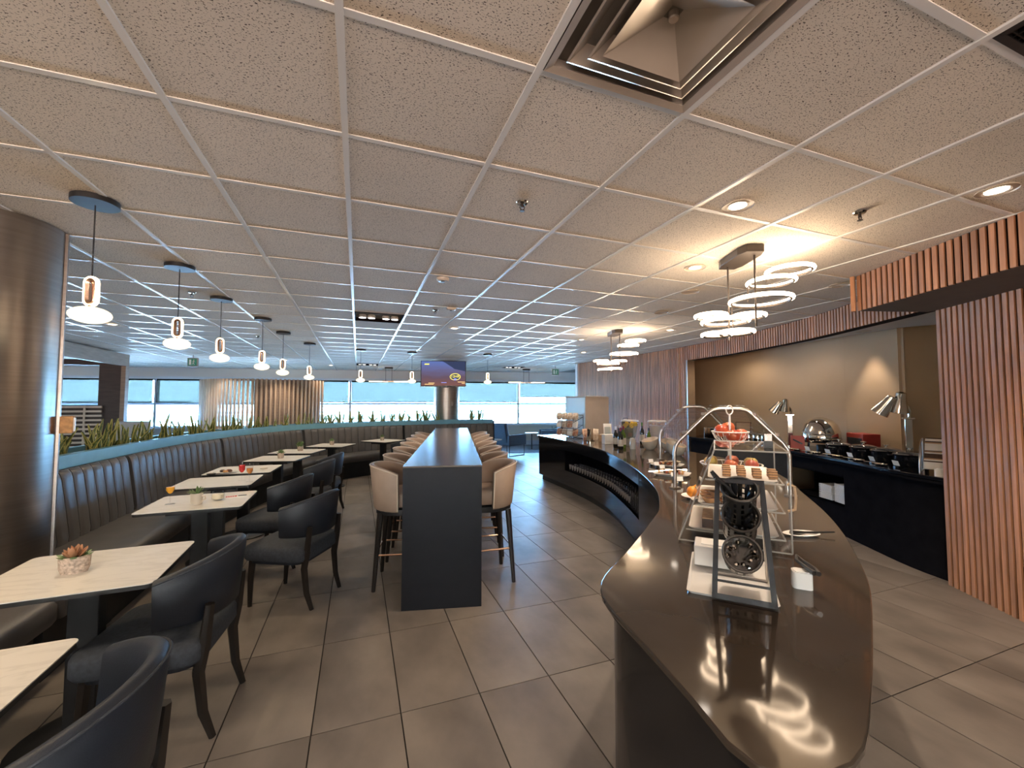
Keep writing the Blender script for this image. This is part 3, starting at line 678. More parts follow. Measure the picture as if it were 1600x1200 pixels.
# ------------------------------------------------------------------ dining tables
TH = .75
def dining_table(w, d):
    t = thing('dining_table', 'x', 'table')
    mb = MB(); mb.prism(rsq(w, d, .03, 4), TH-.004, TH); tp = mb.build('tabletop', 'marble', t, 30)
    mb = MB(); mb.prism(rsq(w-.004, d-.004, .03, 4), TH-.022, TH-.004); mb.build('edge_band', 'edge', tp, 30)
    mb = MB(); mb.box((0, 0, TH-.045), (.36, .30, .035)); mb.build('underframe', 'black', t, 0)
    mb = MB(); mb.box((0, 0, (TH-.06)/2), (.11, .08, TH-.06)); mb.build('pedestal', 'black', t, 0, bev=.004)
    mb = MB(); mb.lathe([(.24, 0), (.24, .012), (.22, .018), (.0, .02)], 28); mb.build('foot_plate', 'black', t)
    return t
TB = [(-1.16, 1.50, .03, 'white marble table cut off by the bottom left corner'), (-1.155, 2.52, .05, 'white marble table with the rosy succulent beside the steel column'),
      (-1.14, 3.94, .02, 'white marble table with orange juice, mug plant and candle'), (-1.27, 4.86, 0, 'white marble table with the red and peach drinks'),
      (-1.22, 5.63, -.06, 'white marble table with the plate of food'), (-1.03, 6.60, -.24, 'white marble table with one small potted succulent, sixth from the front'),
      (-.89, 7.45, -.30, 'white marble table with the bushy green potted plant'), (-.44, 8.30, -.42, 'white marble table in the banquette curve, second from the far end'),
      (.50, 8.95, -.80, 'farthest white marble table with a navy chair in front')]
t0 = dining_table(.66, .60)
for k, (x, y, a, lab) in enumerate(TB):
    t = t0 if k == 0 else copy_tree(t0)
    t.location = (x, y, 0); t.rotation_euler = (0, 0, a); tag(t, lab, 'table', 'marble tables along the banquette')

def dining_chair():      # faces -y; the back is at +y
    t = thing('dining_chair', 'x', 'chair')
    mb = MB(); cushion(mb, .52, .50, .07, .355, .46, .010); mb.build('seat', 'navyseat', t, 60)
    mb = MB(); mb.prism(rsq(.47, .45, .09), .33, .362); mb.build('seat_frame', 'navy', t, 30)
    mb = MB(); arc_shell(mb, .275, .05, -1.30, 1.30, lambda u: .515+.02*abs(2*u-1)**2, lambda u: .83-.075*abs(2*u-1)**1.6, 26, .10); bk = mb.build('backrest', 'navy', t, 60)
    pts = []
    for i in range(27):
        u = i/26; a = -1.30+2.60*u; z = .83-.075*abs(2*u-1)**1.6-.012; r = .275+.10*(z-.515)+.025; pts.append((r*math.sin(a), r*math.cos(a), z))
    mb = MB(); mb.tube(pts, .004, 5); mb.build('seam', 'navyseat', bk)
    for sx in (-1, 1):
        mb = MB(); mb.tube([(sx*.20, .262, .60), (sx*.20, .245, .42), (sx*.20, .225, .30), (sx*.195, .245, .12), (sx*.19, .285, 0)], [.020, .026, .026, .022, .016], 6); mb.build('leg', 'legwood', t)
        mb = MB(); mb.tube([(sx*.20, -.19, .36), (sx*.205, -.20, .2), (sx*.20, -.205, 0)], [.026, .022, .016], 6); mb.build('leg', 'legwood', t)
    return t
CHR = [(-.815, 1.42, 1.62, 'navy barrel-back chair cropped at the bottom left corner'), (-.865, 2.53, 1.66, 'navy barrel-back chair drawn up to the rosy succulent table'),
       (-.46, 3.74, 2.05, 'navy barrel-back chair turned outward by the juice table'), (-.73, 4.62, 1.92, 'navy barrel-back chair behind the outward turned chair'),
       (-.58, 5.72, 1.85, 'navy barrel-back chair at the plate of food table'), (-.50, 6.42, 1.85, 'last navy barrel-back chair in the row along the aisle'),
       (.80, 8.36, 2.55, 'lone navy chair at the farthest table, its back to us')]
c0 = dining_chair()
for k, (x, y, face, lab) in enumerate(CHR):
    t = c0 if k == 0 else copy_tree(c0)
    # -y turned to the facing direction: face is measured so that pi/2 looks towards -x
    t.location = (x, y, 0); t.rotation_euler = (0, 0, -face); tag(t, lab, 'chair', 'navy chairs at the marble tables')

# ------------------------------------------------------------------ things on the tables
def sleaf(l, w): 
    mb = MB(); mb.loft([[(w*k*math.cos(a), z, w*.35*k*math.sin(a)+z*.25) for a in [i*PI/3 for i in range(6)]] for k, z in ((.35, 0), (1, l*.45), (.75, l*.75), (.08, l))]); return mb
sl = {n_: sleaf(.045, .014).mesh('leaf', n_) for n_ in ('succ', 'succr')}
spike = sleaf(.07, .009).mesh('leaf', 'succ')
def potted(lab, x, y, r, h, mt, kind, pm='pot', oval=1):
    t = thing('potted_plant', lab, 'plant', (x, y, TH), 0, 'small potted plants on the tables')
    mb = MB(); mb.lathe([(r*.82, 0), (r*.95, h*.3), (r, h), (r*.88, h), (r*.85, h*.8), (0, h*.78)], 20, cap=False)
    if oval != 1: mb.v = [(a*oval, b, c) for a, b, c in mb.v]
    p = mb.build('pot', pm, t); mb = MB(); mb.lathe([(r*.86, h*.8), (0, h*.82)], 16, cap=False); mb.build('soil', 'soil', p)
    if kind == 'spiky':
        for k in range(16): inst('leaf', spike, t, (0, 0, h*.8), (random.uniform(.15, 1.1), 0, 2*PI*k/16+random.uniform(-.2, .2)))
    else:
        for k in range(18):
            lv = k//6; inst('leaf', sl['succr' if kind == 'rosy' and lv > 0 else 'succ'], t, (r*.45*math.cos(k)*oval*(1-lv*.3), r*.45*math.sin(k), h*.82+lv*.006), (.25+lv*.4, 0, k*1.05-PI/2+random.uniform(-.2, .2)))
    if kind == 'bushy':
        for k in range(22): inst('leaf', spike, t, (.02*math.cos(k*2.4), .02*math.sin(k*2.4), h*.85), (random.uniform(.2, 1.2), 0, k*2.4), (1.6, 1.3, 1.3))
    return t
potted('rosy green succulent in an oval woven pot on nearest full table', -1.20, 2.50, .042, .075, 'pot', 'rosy', oval=1.35)
mp = potted('spiky plant growing from a cream mug between juice and candle', -1.14, 3.83, .040, .085, 'mug', 'spiky', 'mug')
mb = MB(); mb.tube([(.038, -.012, .065), (.060, -.02, .06), (.062, -.02, .04), (.038, -.012, .025)], .005, 6); mb.build('handle', 'mug', mp)
potted('small green succulent in a stone pot on the sixth table', -1.00, 6.60, .042, .075, 'pot', 'plain')
potted('bushy green plant in a stone pot on the seventh table', -.86, 7.50, .045, .075, 'pot', 'bushy')
potted('tiny succulent in a stone pot on the second farthest table', -.44, 8.36, .04, .075, 'pot', 'plain')
potted('tiny succulent in a stone pot on the farthest table', .48, 8.98, .04, .075, 'pot', 'plain')
def flute(lab, x, y, juice, lvl=.5):
    t = thing('wine_glass', lab, 'glass', (x, y, TH), 0, 'stemmed glasses on the tables')
    mb = MB(); mb.lathe([(.032, 0), (.030, .003), (.005, .008), (.004, .06), (.012, .075), (.028, .105), (.030, .15), (.027, .185), (.026, .185), (.028, .15), (.026, .107), (.008, .08)], 16, cap=False); mb.build('bowl', 'glass', t)
    z1 = .085+.08*lvl; mb = MB(); mb.lathe([(.004, .08), (.013, .085), (.0255, .107), (.027, max(.108, z1)), (0, max(.108, z1))], 16); mb.build('juice', juice, t); return t
flute('stemmed glass of orange juice on the mug plant table', -1.33, 3.90, 'juice_orange', .55)
flute('stemmed glass of red juice', -1.07, 4.83, 'juice_red', .85)
flute('stemmed glass of peach coloured juice right of the red one', -.98, 4.72, 'juice_peach', .6)
t = thing('candle_jar', 'cream candle in a round clear glass jar', 'candle', (-1.03, 3.93, TH))
mb = MB(); mb.lathe([(.03, 0), (.042, .015), (.044, .045), (.036, .072), (.033, .072), (.041, .045), (.039, .016), (0, .006)], 20, cap=False); mb.build('jar', 'glass', t)
mb = MB(); mb.lathe([(.026, .007), (.038, .018), (.039, .046), (0, .047)], 20); mb.build('wax', 'wax', t)
t = thing('brochure', 'red and white folded brochure lying beside the candle', 'brochure', (-.915, 4.03, TH), .15)
mb = MB(); mb.box((0, 0, .003), (.17, .09, .006)); mb.build('pages', 'paper', t, 0)
mb = MB(); mb.box((-.045, -.012, .0066), (.075, .05, .0012)); mb.build('red_panel', 'red', t, 0)
mb = MB(); mb.box((.03, 0, .0066), (.06, .035, .0012)); mb.build('photo_panel', 'black', t, 0)
for k in range(4): 
    mb = MB(); mb.box((-.07+k*.015, -.012, .0074), (.008, .018, .0008)); mb.build('white_mark', 'paper', t, 0)
t = thing('food_plate', 'plate of half-eaten food by the wall on the fifth table', 'plate', (-1.36, 5.42, TH))
mb = MB(); mb.lathe([(.06, 0), (.075, .004), (.11, .014), (.108, .017), (.07, .008), (0, .007)], 24, cap=False); mb.build('plate', 'white', t)
for k, (dx, dy, r, m_) in enumerate([(-.03, .02, .028, 'choc'), (.03, .03, .03, 'jam'), (.01, -.03, .026, 'tart'), (.05, -.01, .02, 'choc')]):
    mb = MB(); mb.ball((dx, dy, .02), (r, r*.8, .016), 10, 6); mb.build('food', m_, t)
mb = MB(); mb.lathe([(.03, 0), (.04, .004), (.042, .012), (.038, .012), (.03, .006), (0, .005)], 20, cap=False); tag(mb.build('sauce_dish', 'mug', loc=(-1.02, 5.60, TH)), 'small round cream dish on the fifth table', 'dish')
t = thing('dark_dish', 'small black dish beside the plate of food', 'dish', (-1.45, 5.28, TH))
mb = MB(); mb.lathe([(.03, 0), (.045, .02), (.042, .02), (.028, .005), (0, .005)], 18, cap=False); mb.build('bowl', 'blackplastic', t)
mb = MB(); mb.ball((0, 0, .014), (.034, .034, .008), 10, 6); mb.build('sauce', 'choc', t)

# ------------------------------------------------------------------ lamps
def pendant():
    t = thing('pendant_lamp', 'x', 'lamp')
    mb = MB(); mb.lathe([(.10, CZ-.028), (.10, CZ+.002)], 28); mb.build('ceiling_disc', 'black', t)
    mb = MB(); mb.tube([(0, 0, CZ-.03), (0, 0, 2.19)], .0035, 6); mb.build('cord', 'blackplastic', t)
    pts = []
    for i in range(9): a = PI*i/8; pts.append((.026*math.cos(a), 0, 2.164+.026*math.sin(a)))
    for i in range(9): a = PI+PI*i/8; pts.append((.026*math.cos(a), 0, 2.071+.026*math.sin(a)))
    mb = MB(); mb.tube([Vector(p)+Vector((0, 0, 0)) for p in pts], .012, 6, closed=True); mb.build('capsule_frame', 'led', t)
    mb = MB(); mb.tube([Vector((p[0]*.72, .0, 2.1175+(p[2]-2.1175)*.9)) for p in pts], .0145, 6, closed=True); mb.build('copper_liner', 'copper', t)
    mb = MB(); mb.tube([(0, 0, 2.046), (0, 0, 2.03)], .012, 8); mb.build('neck', 'copper', t)
    mb = MB(); mb.ball((0, 0, 1.99), (.088, .088, .045), 28, 14); mb.build('globe', 'globe', t)
    d = bpy.data.lights.new('pendant_bulb', 'SPOT'); d.energy = 9*LAMP; d.spot_size = 2.5; d.spot_blend = .8; d.color = (1, .78, .52); d.shadow_soft_size = .06
    o = bpy.data.objects.new('pendant_bulb', d); COL.objects.link(o); o.parent = t; o.location = (0, 0, 1.925)
    return t
PN = [(-1.351, 2.848), (-1.356, 3.999), (-1.362, 5.106), (-1.176, 6.149), (-1.102, 7.235), (-.849, 8.417), (.041, 9.084), (1.088, 9.167), (2.734, 8.942), (-1.35, 1.65), (-1.35, .45), (-1.35, -.75), (-1.35, -1.95)]
PL = ['nearest glowing globe pendant, beside the steel column', 'second globe pendant in the row over the tables', 'third globe pendant in the row over the tables', 'fourth globe pendant in the row over the tables', 'fifth globe pendant in the row over the tables',
      'sixth globe pendant, right of the slatted screen top', 'globe pendant between slatted screen and television, left one', 'globe pendant just left of the television', 'globe pendant just right of the television',
      'unseen globe pendant added for light over the cropped corner table', 'first globe pendant added for light behind the viewpoint', 'second globe pendant added for light behind the viewpoint', 'third globe pendant added for light behind the viewpoint']  # these four pendants are added out of view to light the room
p0 = pendant()
for k, (x, y) in enumerate(PN):
    t = p0 if k == 0 else copy_tree(p0)
    t.location = (x, y, 0); t.rotation_euler = (0, 0, -.2+.25*(k % 3)); tag(t, PL[k], 'lamp', 'globe pendants over the banquette tables')
# ring chandeliers
RG = [(.27, -.14, 2.455, .140), (.18, -.07, 2.395, .148), (.125, -.03, 2.27, .198), (-.215, .02, 2.165, .104), (-.095, .05, 2.13, .156), (.065, .02, 2.165, .106), (-.135, .10, 2.04, .100), (-.01, .06, 2.05, .116)]
def chandelier(lab, x, y, rz):
    t = thing('ring_chandelier', lab, 'lamp', (x, y, 0), rz, 'ring chandeliers over the buffet')
    mb = MB(); mb.prism([(-.06, -.20), (.06, -.20), (.085, -.12), (.085, .12), (.06, .20), (-.06, .20), (-.085, .12), (-.085, -.12)], CZ-.05, CZ+.002); mb.build('ceiling_plate', 'bronze', t, 0, bev=.004)
    for dx, dy, zz in ((-.02, .14, 2.0), (.03, -.13, 2.06)):
        mb = MB(); mb.tube([(dx, dy, CZ-.04), (dx, dy, zz)], .007, 8); mb.build('rod', 'bronze', t)
    for k, (dx, dy, z, r) in enumerate(RG):
        mb = MB(); mb.ring((dx, dy, z), r, .0145, 40, 8); g = mb.build('light_ring', 'ring', t)
        mb = MB(); mb.ring((dx, dy, z-.010), r-.008, .009, 40, 6); mb.build('ring_liner', 'bronze', g)
        if k < 7:
            ex, ey, ez, er = RG[k+1]; mx = (dx+ex)/2; my = (dy+ey)/2
            d = math.atan2(my-dy, mx-dx); px, py = dx+r*math.cos(d), dy+r*math.sin(d)
            mb = MB(); mb.tube([(px, py, z), (px, py, ez)], .005, 6); mb.build('link_rod', 'bronze', g)
    return t
chandelier('nearer ring chandelier with glowing white rings over the buffet', 2.64, 2.25, -.36)
chandelier('farther ring chandelier before the full-height slat wall', 3.70, 5.40, -.30)
# linear pendants near the windows
for lab, x, y in (('slim linear pendant left of the television column', .88, 13.3), ('slim linear pendant right of the television column', 5.1, 12.4)):
    t = thing('linear_pendant', lab, 'lamp', (x, y, 0), WA, 'slim linear pendants near the windows')
    mb = MB(); mb.box((0, 0, CZ-.02), (.24, .08, .045)); mb.build('ceiling_plate', 'black', t, 0)
    for dx in (-.09, .09):
        mb = MB(); mb.tube([(dx, 0, CZ-.03), (dx, 0, 2.19)], .006, 6); mb.build('rod', 'black', t)
    for dx, dy, w, m_ in ((-.3, 0, .55, 'led'), (.05, .05, .5, 'copper'), (.38, 0, .45, 'led'), (-.02, -.06, .35, 'copper')):
        mb = MB(); mb.box((dx, dy, 2.18), (w, .03, .022)); mb.build('light_bar', m_, t, 0)
# recessed downlights; the spot sits in its can
def downlight(lab, x, y, z=CZ, en=28, grp='recessed downlights', ang=2.0, lit=True):
    t = thing('downlight', lab, 'lamp', (x, y, z), 0, grp)
    mb = MB(); mb.lathe([(.082, -.004), (.080, .002), (.05, .002), (.045, -.001), (.055, -.005)], 28, cap=False); mb.build('trim_ring', 'mug', t)
    mb = MB(); mb.lathe([(.048, .0005), (0, .0005)], 24, cap=False); mb.build('lens', 'can' if lit else 'mug', t)
    if not lit: return
    d = bpy.data.lights.new('downlight_bulb', 'SPOT'); d.energy = en*LAMP; d.spot_size = ang; d.spot_blend = .6; d.color = (1, .82, .64); d.shadow_soft_size = .04
    o = bpy.data.objects.new('downlight_bulb', d); COL.objects.link(o); o.parent = t; o.location = (0, 0, -.03)
DL = [(1.974, 1.688, 'downlight just left of the nearer chandelier plate'), (3.088, 1.095, 'downlight at the right edge above the slatted bulkhead'), (2.556, 2.60, 'downlight behind the nearer chandelier'),
      (4.2, 2.52, 'unlit downlight beside the slatted bulkhead corner'), (3.066, 3.192, 'unlit downlight behind the nearer chandelier'), (3.434, 4.045, 'unlit downlight halfway between the two chandeliers'),
      (1.316, 5.983, 'downlight over the bar table'), (-3.251, 7.36, 'downlight behind the nearest pendant, left'), (3.62, 6.3, 'downlight left of the farther chandelier'), (4.41, 5.0, 'downlight by the slat wall near farther chandelier'),
      (-3.45, 12.3, 'far downlight near the left exit sign'), (-1.78, 12.0, 'far downlight over the slatted screen'), (-.76, 13.2, 'far downlight right of the slatted screen'), (4.6, 7.9, 'far downlight before the slat wall end'),
      (-.6, -.6, 'downlight added for light behind the viewpoint over the aisle'), (.8, -1.8, 'second downlight added for light behind the viewpoint'), (-2.8, -.5, 'downlight added for light behind the viewpoint, left'), (2.2, -2.6, 'downlight added for light behind the viewpoint, right'), (-1.0, -3, 'third downlight added for light behind the viewpoint'),  # this row and the next: extra downlights added out of view as fill
      (-2.8, 1.2, 'unseen downlight added for light left of the viewpoint beyond the bench')]
for x, y, lab in DL: downlight(lab, x, y, lit='unlit' not in lab)
downlight('left spot in the niche ceiling', 5.78, 4.25, 2.45, 6, 'niche spots', 2.9); downlight('right spot in the niche ceiling washing the corner', 6.14, 3.42, 2.45, 16, 'niche spots', .95); downlight('spot at the far left of the niche ceiling', 6.05, 5.4, 2.45, 6, 'niche spots', 2.9)
# sprinklers, detectors, vents
def sprinkler(lab, x, y):
    t = thing('sprinkler', lab, 'sprinkler', (x, y, CZ), 0, 'ceiling sprinklers')
    mb = MB(); mb.lathe([(.034, 0), (.030, -.006), (.012, -.008)], 18); mb.build('escutcheon', 'chrome', t)
    mb = MB(); mb.tube([(0, 0, -.006), (0, 0, -.03)], .007, 8)
    for a in (0, PI): mb.tube([(.008*math.cos(a), 0, -.012), (.014*math.cos(a), 0, -.03), (.004*math.cos(a), 0, -.045)], .003, 5)
    mb.lathe([(.014, -.045), (.014, -.048)], 12); mb.build('head', 'bronze', t)
for x, y, lab in [(.828, 2.069, 'ceiling sprinkler in the tile above the bar table'), (2.70, 1.50, 'ceiling sprinkler right of the nearer chandelier'), (-1.566, 4.934, 'ceiling sprinkler between second and third pendant'), (.84, 4.874, 'ceiling sprinkler near the round detector'), (-1.56, 7.8, 'ceiling sprinkler near the fourth pendant')]: sprinkler(lab, x, y)
for x, y, lab in [(.687, 3.607, 'round ceiling speaker beyond the sprinkler tile'), (1.0, 4.719, 'small smoke detector on the ceiling farther back'), (4.26, 3.3, 'round detector by the slatted fascia')]:
    t = thing('smoke_detector', lab, 'detector', (x, y, CZ), 0, 'round ceiling detectors')
    mb = MB(); mb.lathe([(.055, .002), (.055, -.012), (.045, -.024), (.02, -.026)], 24); mb.build('housing', 'mug', t)
    mb = MB(); mb.lathe([(.018, -.024), (.018, -.03), (0, -.03)], 16, cap=False); mb.build('sensor', 'bronze', t)
t = thing('air_diffuser', 'square ceiling air diffuser with nested glossy deflector cones', 'vent', ((GX(2)+GX(3))/2, (GY(-1)+GY(0))/2, CZ))
def sq(r, z): return [(-r, -r*.953, z), (r, -r*.953, z), (r, r*.953, z), (-r, r*.953, z)]
mb = MB(); mb.loft([sq(.293, .0), sq(.293, .06), sq(.28, .06), sq(.265, .003), sq(.29, -.003)], cap=False); mb.build('frame', 'dframe', t, 0)
for r, z in ((.235, .0), (.185, -.012)):
    mb = MB(); mb.loft([sq(r, z), sq(r-.055, z+.05), sq(r-.06, z+.05), sq(r-.006, z-.002)], closed=True); mb.build('deflector', 'diffuser', t, 0)
mb = MB(); mb.loft([sq(.15, -.02), sq(.02, .04), sq(.0, .041), sq(.015, .043), sq(.148, -.016)], cap=False); cone = mb.build('deflector', 'diffuser', t, 0)
mb = MB(); mb.lathe([(.016, .04), (.016, .022), (.013, .019)], 16); mb.build('centre_knob', 'diffuser', t)
mb = MB(); mb.box((0, 0, .075), (.58, .55, .02)); mb.build('neck_plate', 'plenum', t, 0)
t = thing('return_grille', 'black egg-crate return grille at the top right corner', 'vent', ((GX(4)+GX(5))/2, (GY(-2)+GY(-1))/2, CZ))
mb = MB(); mb.loft([sq(.293, .0), sq(.293, .03), sq(.27, .03), sq(.27, -.002)], closed=True); mb.build('frame', 'black', t, 0)
for k in range(-9, 10):
    mb = MB(); mb.box((k*.029, 0, .012), (.003, .52, .02)); mb.build('louver', 'black', t, 0)
    mb = MB(); mb.box((0, k*.0275, .012), (.54, .003, .02)); mb.build('louver', 'black', t, 0)
for (i, j, lab) in [(1, 7, 'black recessed ceiling tray with white spot heads'), (1, 19, 'far recessed ceiling tray left of the television'), (8, 18, 'far recessed ceiling tray right of the television')]:
    t = thing('spot_tray', lab, 'lamp', ((GX(i)+GX(i+1))/2, (GY(j)+GY(j+1))/2, CZ), 0, 'recessed spot trays')
    mb = MB(); mb.loft([sq(.295, -.004), sq(.295, .16), sq(.28, .16), sq(.28, -.004)], closed=True); mb.box((0, 0, .155), (.56, .53, .01)); mb.build('tray', 'darkback', t, 0)
    for dx in (-.20, -.09, .09, .20):
        mb = MB(); mb.lathe([(.045, -.002), (.05, .02), (.03, .09), (0, .1)], 16, c=(dx, .06, 0), cap=False); s_ = mb.build('spot_head', 'white', t)
        mb = MB(); mb.lathe([(.042, .004), (0, .004)], 16, c=(dx, .06, 0), cap=False); mb.build('bulb', 'cool', s_)
# exit signs
for x, y, lab in [(-3.55, 11.4, 'green exit sign hanging above the left windows'), (5.55, 11.2, 'green exit sign hanging by the far end of the slat wall')]:
    t = thing('exit_sign', lab, 'sign', (x, y, CZ-.17), -.25, 'exit signs')
    mb = MB(); mb.box((0, 0, 0), (.22, .05, .20)); mb.build('housing', 'boxgrey', t, 0, bev=.005)
    mb = MB(); mb.box((0, -.027, 0), (.18, .006, .16)); pl = mb.build('panel', 'exitg', t, 0)
    mb = MB(); mb.box((-.045, -.031, 0), (.045, .003, .12)); mb.build('door_symbol', 'paper', pl, 0)
    mb = MB(); mb.ball((.03, -.031, .045), (.014, .002, .014), 10, 6); mb.tube([(.03, -.031, .03), (.02, -.031, -.01), (.045, -.031, -.055)], .007, 5); mb.tube([(.02, -.031, -.01), (0, -.031, -.05)], .007, 5); mb.tube([(-.005, -.031, .01), (.03, -.031, .025), (.055, -.031, .0)], .006, 5); mb.build('running_figure', 'paper', pl)
    mb = MB(); mb.tube([(0, 0, .09), (0, 0, .172)], .01, 8); mb.build('hanger', 'boxgrey', t)

# ------------------------------------------------------------------ television on the far column
def tv_mat():
    m, n, l = nodes_of('tv picture'); n.clear(); o = n.new('ShaderNodeOutputMaterial'); e = n.new('ShaderNodeEmission'); l.new(e.outputs[0], o.inputs[0])
    tc = n.new('ShaderNodeTexCoord'); sp = n.new('ShaderNodeSeparateXYZ'); l.new(tc.outputs['Object'], sp.inputs[0])
    mp = n.new('ShaderNodeMapping'); mp.inputs['Scale'].default_value = (1.5, 1, 8); l.new(tc.outputs['Object'], mp.inputs[0])
    nz = n.new('ShaderNodeTexNoise'); nz.inputs['Scale'].default_value = 2; nz.inputs['Detail'].default_value = 5; l.new(mp.outputs[0], nz.inputs['Vector'])
    mr = n.new('ShaderNodeMapRange'); mr.inputs['From Min'].default_value = -.3; mr.inputs['From Max'].default_value = .3; l.new(sp.outputs['Z'], mr.inputs['Value'])
    ad = n.new('ShaderNodeMath'); ad.operation = 'MULTIPLY_ADD'; l.new(nz.outputs['Fac'], ad.inputs[0]); ad.inputs[1].default_value = .35; l.new(mr.outputs[0], ad.inputs[2])
    sb = n.new('ShaderNodeMath'); sb.operation = 'SUBTRACT'; l.new(ad.outputs[0], sb.inputs[0]); sb.inputs[1].default_value = .17
    cr = n.new('ShaderNodeValToRGB'); el = cr.color_ramp.elements
    el[0].position = 0; el[0].color = (.16, .07, .055, 1); el[1].position = 1; el[1].color = (.09, .13, .33, 1); k = el.new(.35); k.color = (.10, .065, .09, 1); k = el.new(.65); k.color = (.10, .095, .19, 1)
    l.new(sb.outputs[0], cr.inputs[0]); l.new(cr.outputs[0], e.inputs[0]); e.inputs[1].default_value = 1.0; return m
M['tvpic'] = tv_mat(); M['tvdark'] = emit('tv night sky', (.03, .04, .085), 1); M['tvyel'] = emit('tv yellow', (.95, .80, .16), 1); M['tvglow'] = emit('tv lights', (.95, .62, .25), 1); M['tvlil'] = emit('tv lilac', (.28, .30, .75), 1)
TVD = -math.radians(20)
t = thing('television', 'wall television showing a dusk landscape advert with 12HR badge', 'television', (2.01, 10.38, 2.255), TVD+.10)
mb = MB(); mb.box((0, .02, 0), (1.13, .05, .655)); mb.build('casing', 'tv', t, 0, bev=.006)
mb = MB(); mb.box((0, -.008, .008), (1.09, .008, .61)); scn = mb.build('screen', 'tvpic', t, 0)
def flat(pts, y, m_, nm):
    mb = MB(); mb.loft([[(x, y, z) for x, z in pts], [(x, y-.0012, z) for x, z in pts]]); return mb.build(nm, m_, scn, 0)
flat([(-.02, .312), (.06, .27), (.14, .215), (.22, .165), (.27, .125), (.36, .105), (.46, .085), (.544, .065), (.544, .312)], -.013, 'tvdark', 'night_sky')
for x0, x1, z in ((-.46, -.24, -.265), (-.37, -.22, -.235), (.36, .54, -.205), (.46, .54, -.24), (-.05, .08, -.222)): flat([(x0, z-.007), (x1, z-.007), (x1, z+.007), (x0, z+.007)], -.013, 'tvglow' if x0 != -.05 else 'tvlil', 'street_light')
flat([(-.475, .225), (-.36, .225), (-.345, .255), (-.46, .255)], -.013, 'tvyel', 'caption_mark')
el = [(.295+.135*math.cos(2*PI*i/32), -.075+.088*math.sin(2*PI*i/32)) for i in range(32)]; flat(el, -.0145, 'tvyel', 'badge')
flat([(.295+.118*math.cos(2*PI*i/32), -.075+.072*math.sin(2*PI*i/32)) for i in range(32)], -.0160, 'tvdark', 'badge_field')
flat([(.295+.04*math.cos(2*PI*i/16), -.14+.025*math.sin(2*PI*i/16)) for i in range(16)], -.0165, 'tvlil', 'badge_button')
fc = bpy.data.curves.new('badge_text', 'FONT'); fc.body = '12HR'; fc.size = .092; fc.align_x = 'CENTER'; fc.align_y = 'CENTER'; fc.extrude = .0006; fc.offset = .0008
fo = bpy.data.objects.new('tmp', fc); COL.objects.link(fo); bpy.context.view_layer.update()
me = bpy.data.meshes.new_from_object(fo.evaluated_get(bpy.context.evaluated_depsgraph_get())); bpy.data.objects.remove(fo)
me.materials.clear(); me.materials.append(M['tvyel']); o = inst('badge_text', me, scn, (.295, -.0182, -.068), (PI/2, 0, 0))
mb = MB(); mb.box((0, .13, .0), (.3, .19, .2)); mb.build('wall_bracket', 'black', t, 0)
mb = MB(); mb.box((.02, .0, -.335), (.22, .05, .02)); mb.build('sensor_bar', 'tv', t, 0)

# ------------------------------------------------------------------ dark wooden portal with white louvre screen (left)
t = thing('wooden_portal', 'taupe wooden portal with dark lining left behind the planter', 'room divider', (-4.8, 9.6, 0))
mb = MB(); mb.box((-.03, .0, 2.46), (.08, 4.0, .26)); mb.build('beam', 'frame', t, 0)
mb = MB(); mb.box((-.03, 1.93, 1.165), (.08, .14, 2.33)); mb.build('post', 'frame', t, 0)
mb = MB(); mb.box((-.27, 1.96, 1.26), (.40, .08, 2.52)); mb.build('side_lining', 'darkwood', t, 0)
mb = MB(); mb.box((-1.1, 0, 2.53), (2.05, 3.9, .05)); mb.build('top_lining', 'trim', t, 0)
mb = MB(); mb.box((-1.6, 1.96, 2.40), (2.26, .08, .12)); mb.build('lining_rail', 'darkwood', t, 0)
mb = MB(); mb.box((-1.6, 1.96, .74), (2.26, .08, 1.48)); mb.build('lower_panel', 'darkwood', t, 0)
t = thing('louvre_screen', 'white horizontal louvre screen inside the dark portal', 'screen', (-5.0, 11.42, 0), 0)
for k in range(15):
    mb = MB(); mb.box((-.90, 0, .12+k*.094), (1.5, .03, .042), 0); mb.build('louvre', 'mug', t, 0)
for dx in (-1.25, -.45):
    mb = MB(); mb.box((dx, .03, .73), (.035, .03, 1.46)); mb.build('upright', 'mug', t, 0)

# ------------------------------------------------------------------ curved slatted screen by the windows
SX, SY, SR = -2.39, 14.49, 1.85; VA = math.atan2(-.9375, -.348)      # the screen's middle faces the room
t = thing('slatted_screen', 'tall curved screen of vertical oak slats before the windows', 'screen', (SX, SY, 0))
mb = MB(); mb.box((0, 0, 1.08), (.045, .05, 2.15)); sm = mb.mesh('slat', 'oak', 0)
def scr(ph, r): a = VA+math.radians(ph); return (r*math.cos(a), r*math.sin(a)), a
for k in range(37):
    (x, y), a = scr(-50+k*120/36, SR); inst('slat', sm, t, (x, y, .01), (0, 0, a+PI/2))
for nm, p0, p1, z0, z1 in (('backing_panel', -50, -33, 0, 2.15), ('backing_panel', 14, 70, 0, 2.15), ('seat_panel', -33, 14, 0, .92), ('head_rail', -33, 14, 2.11, 2.16)):
    rings = []
    for i in range(15):
        ph = p0+(p1-p0)*i/14; (x, y), _ = scr(ph, SR-.06); (x2, y2), _ = scr(ph, SR-.10); rings.append([(x, y, z0), (x2, y2, z0), (x2, y2, z1), (x, y, z1)])
    mb = MB(); mb.loft(rings); mb.build(nm, 'frame', t, 30)

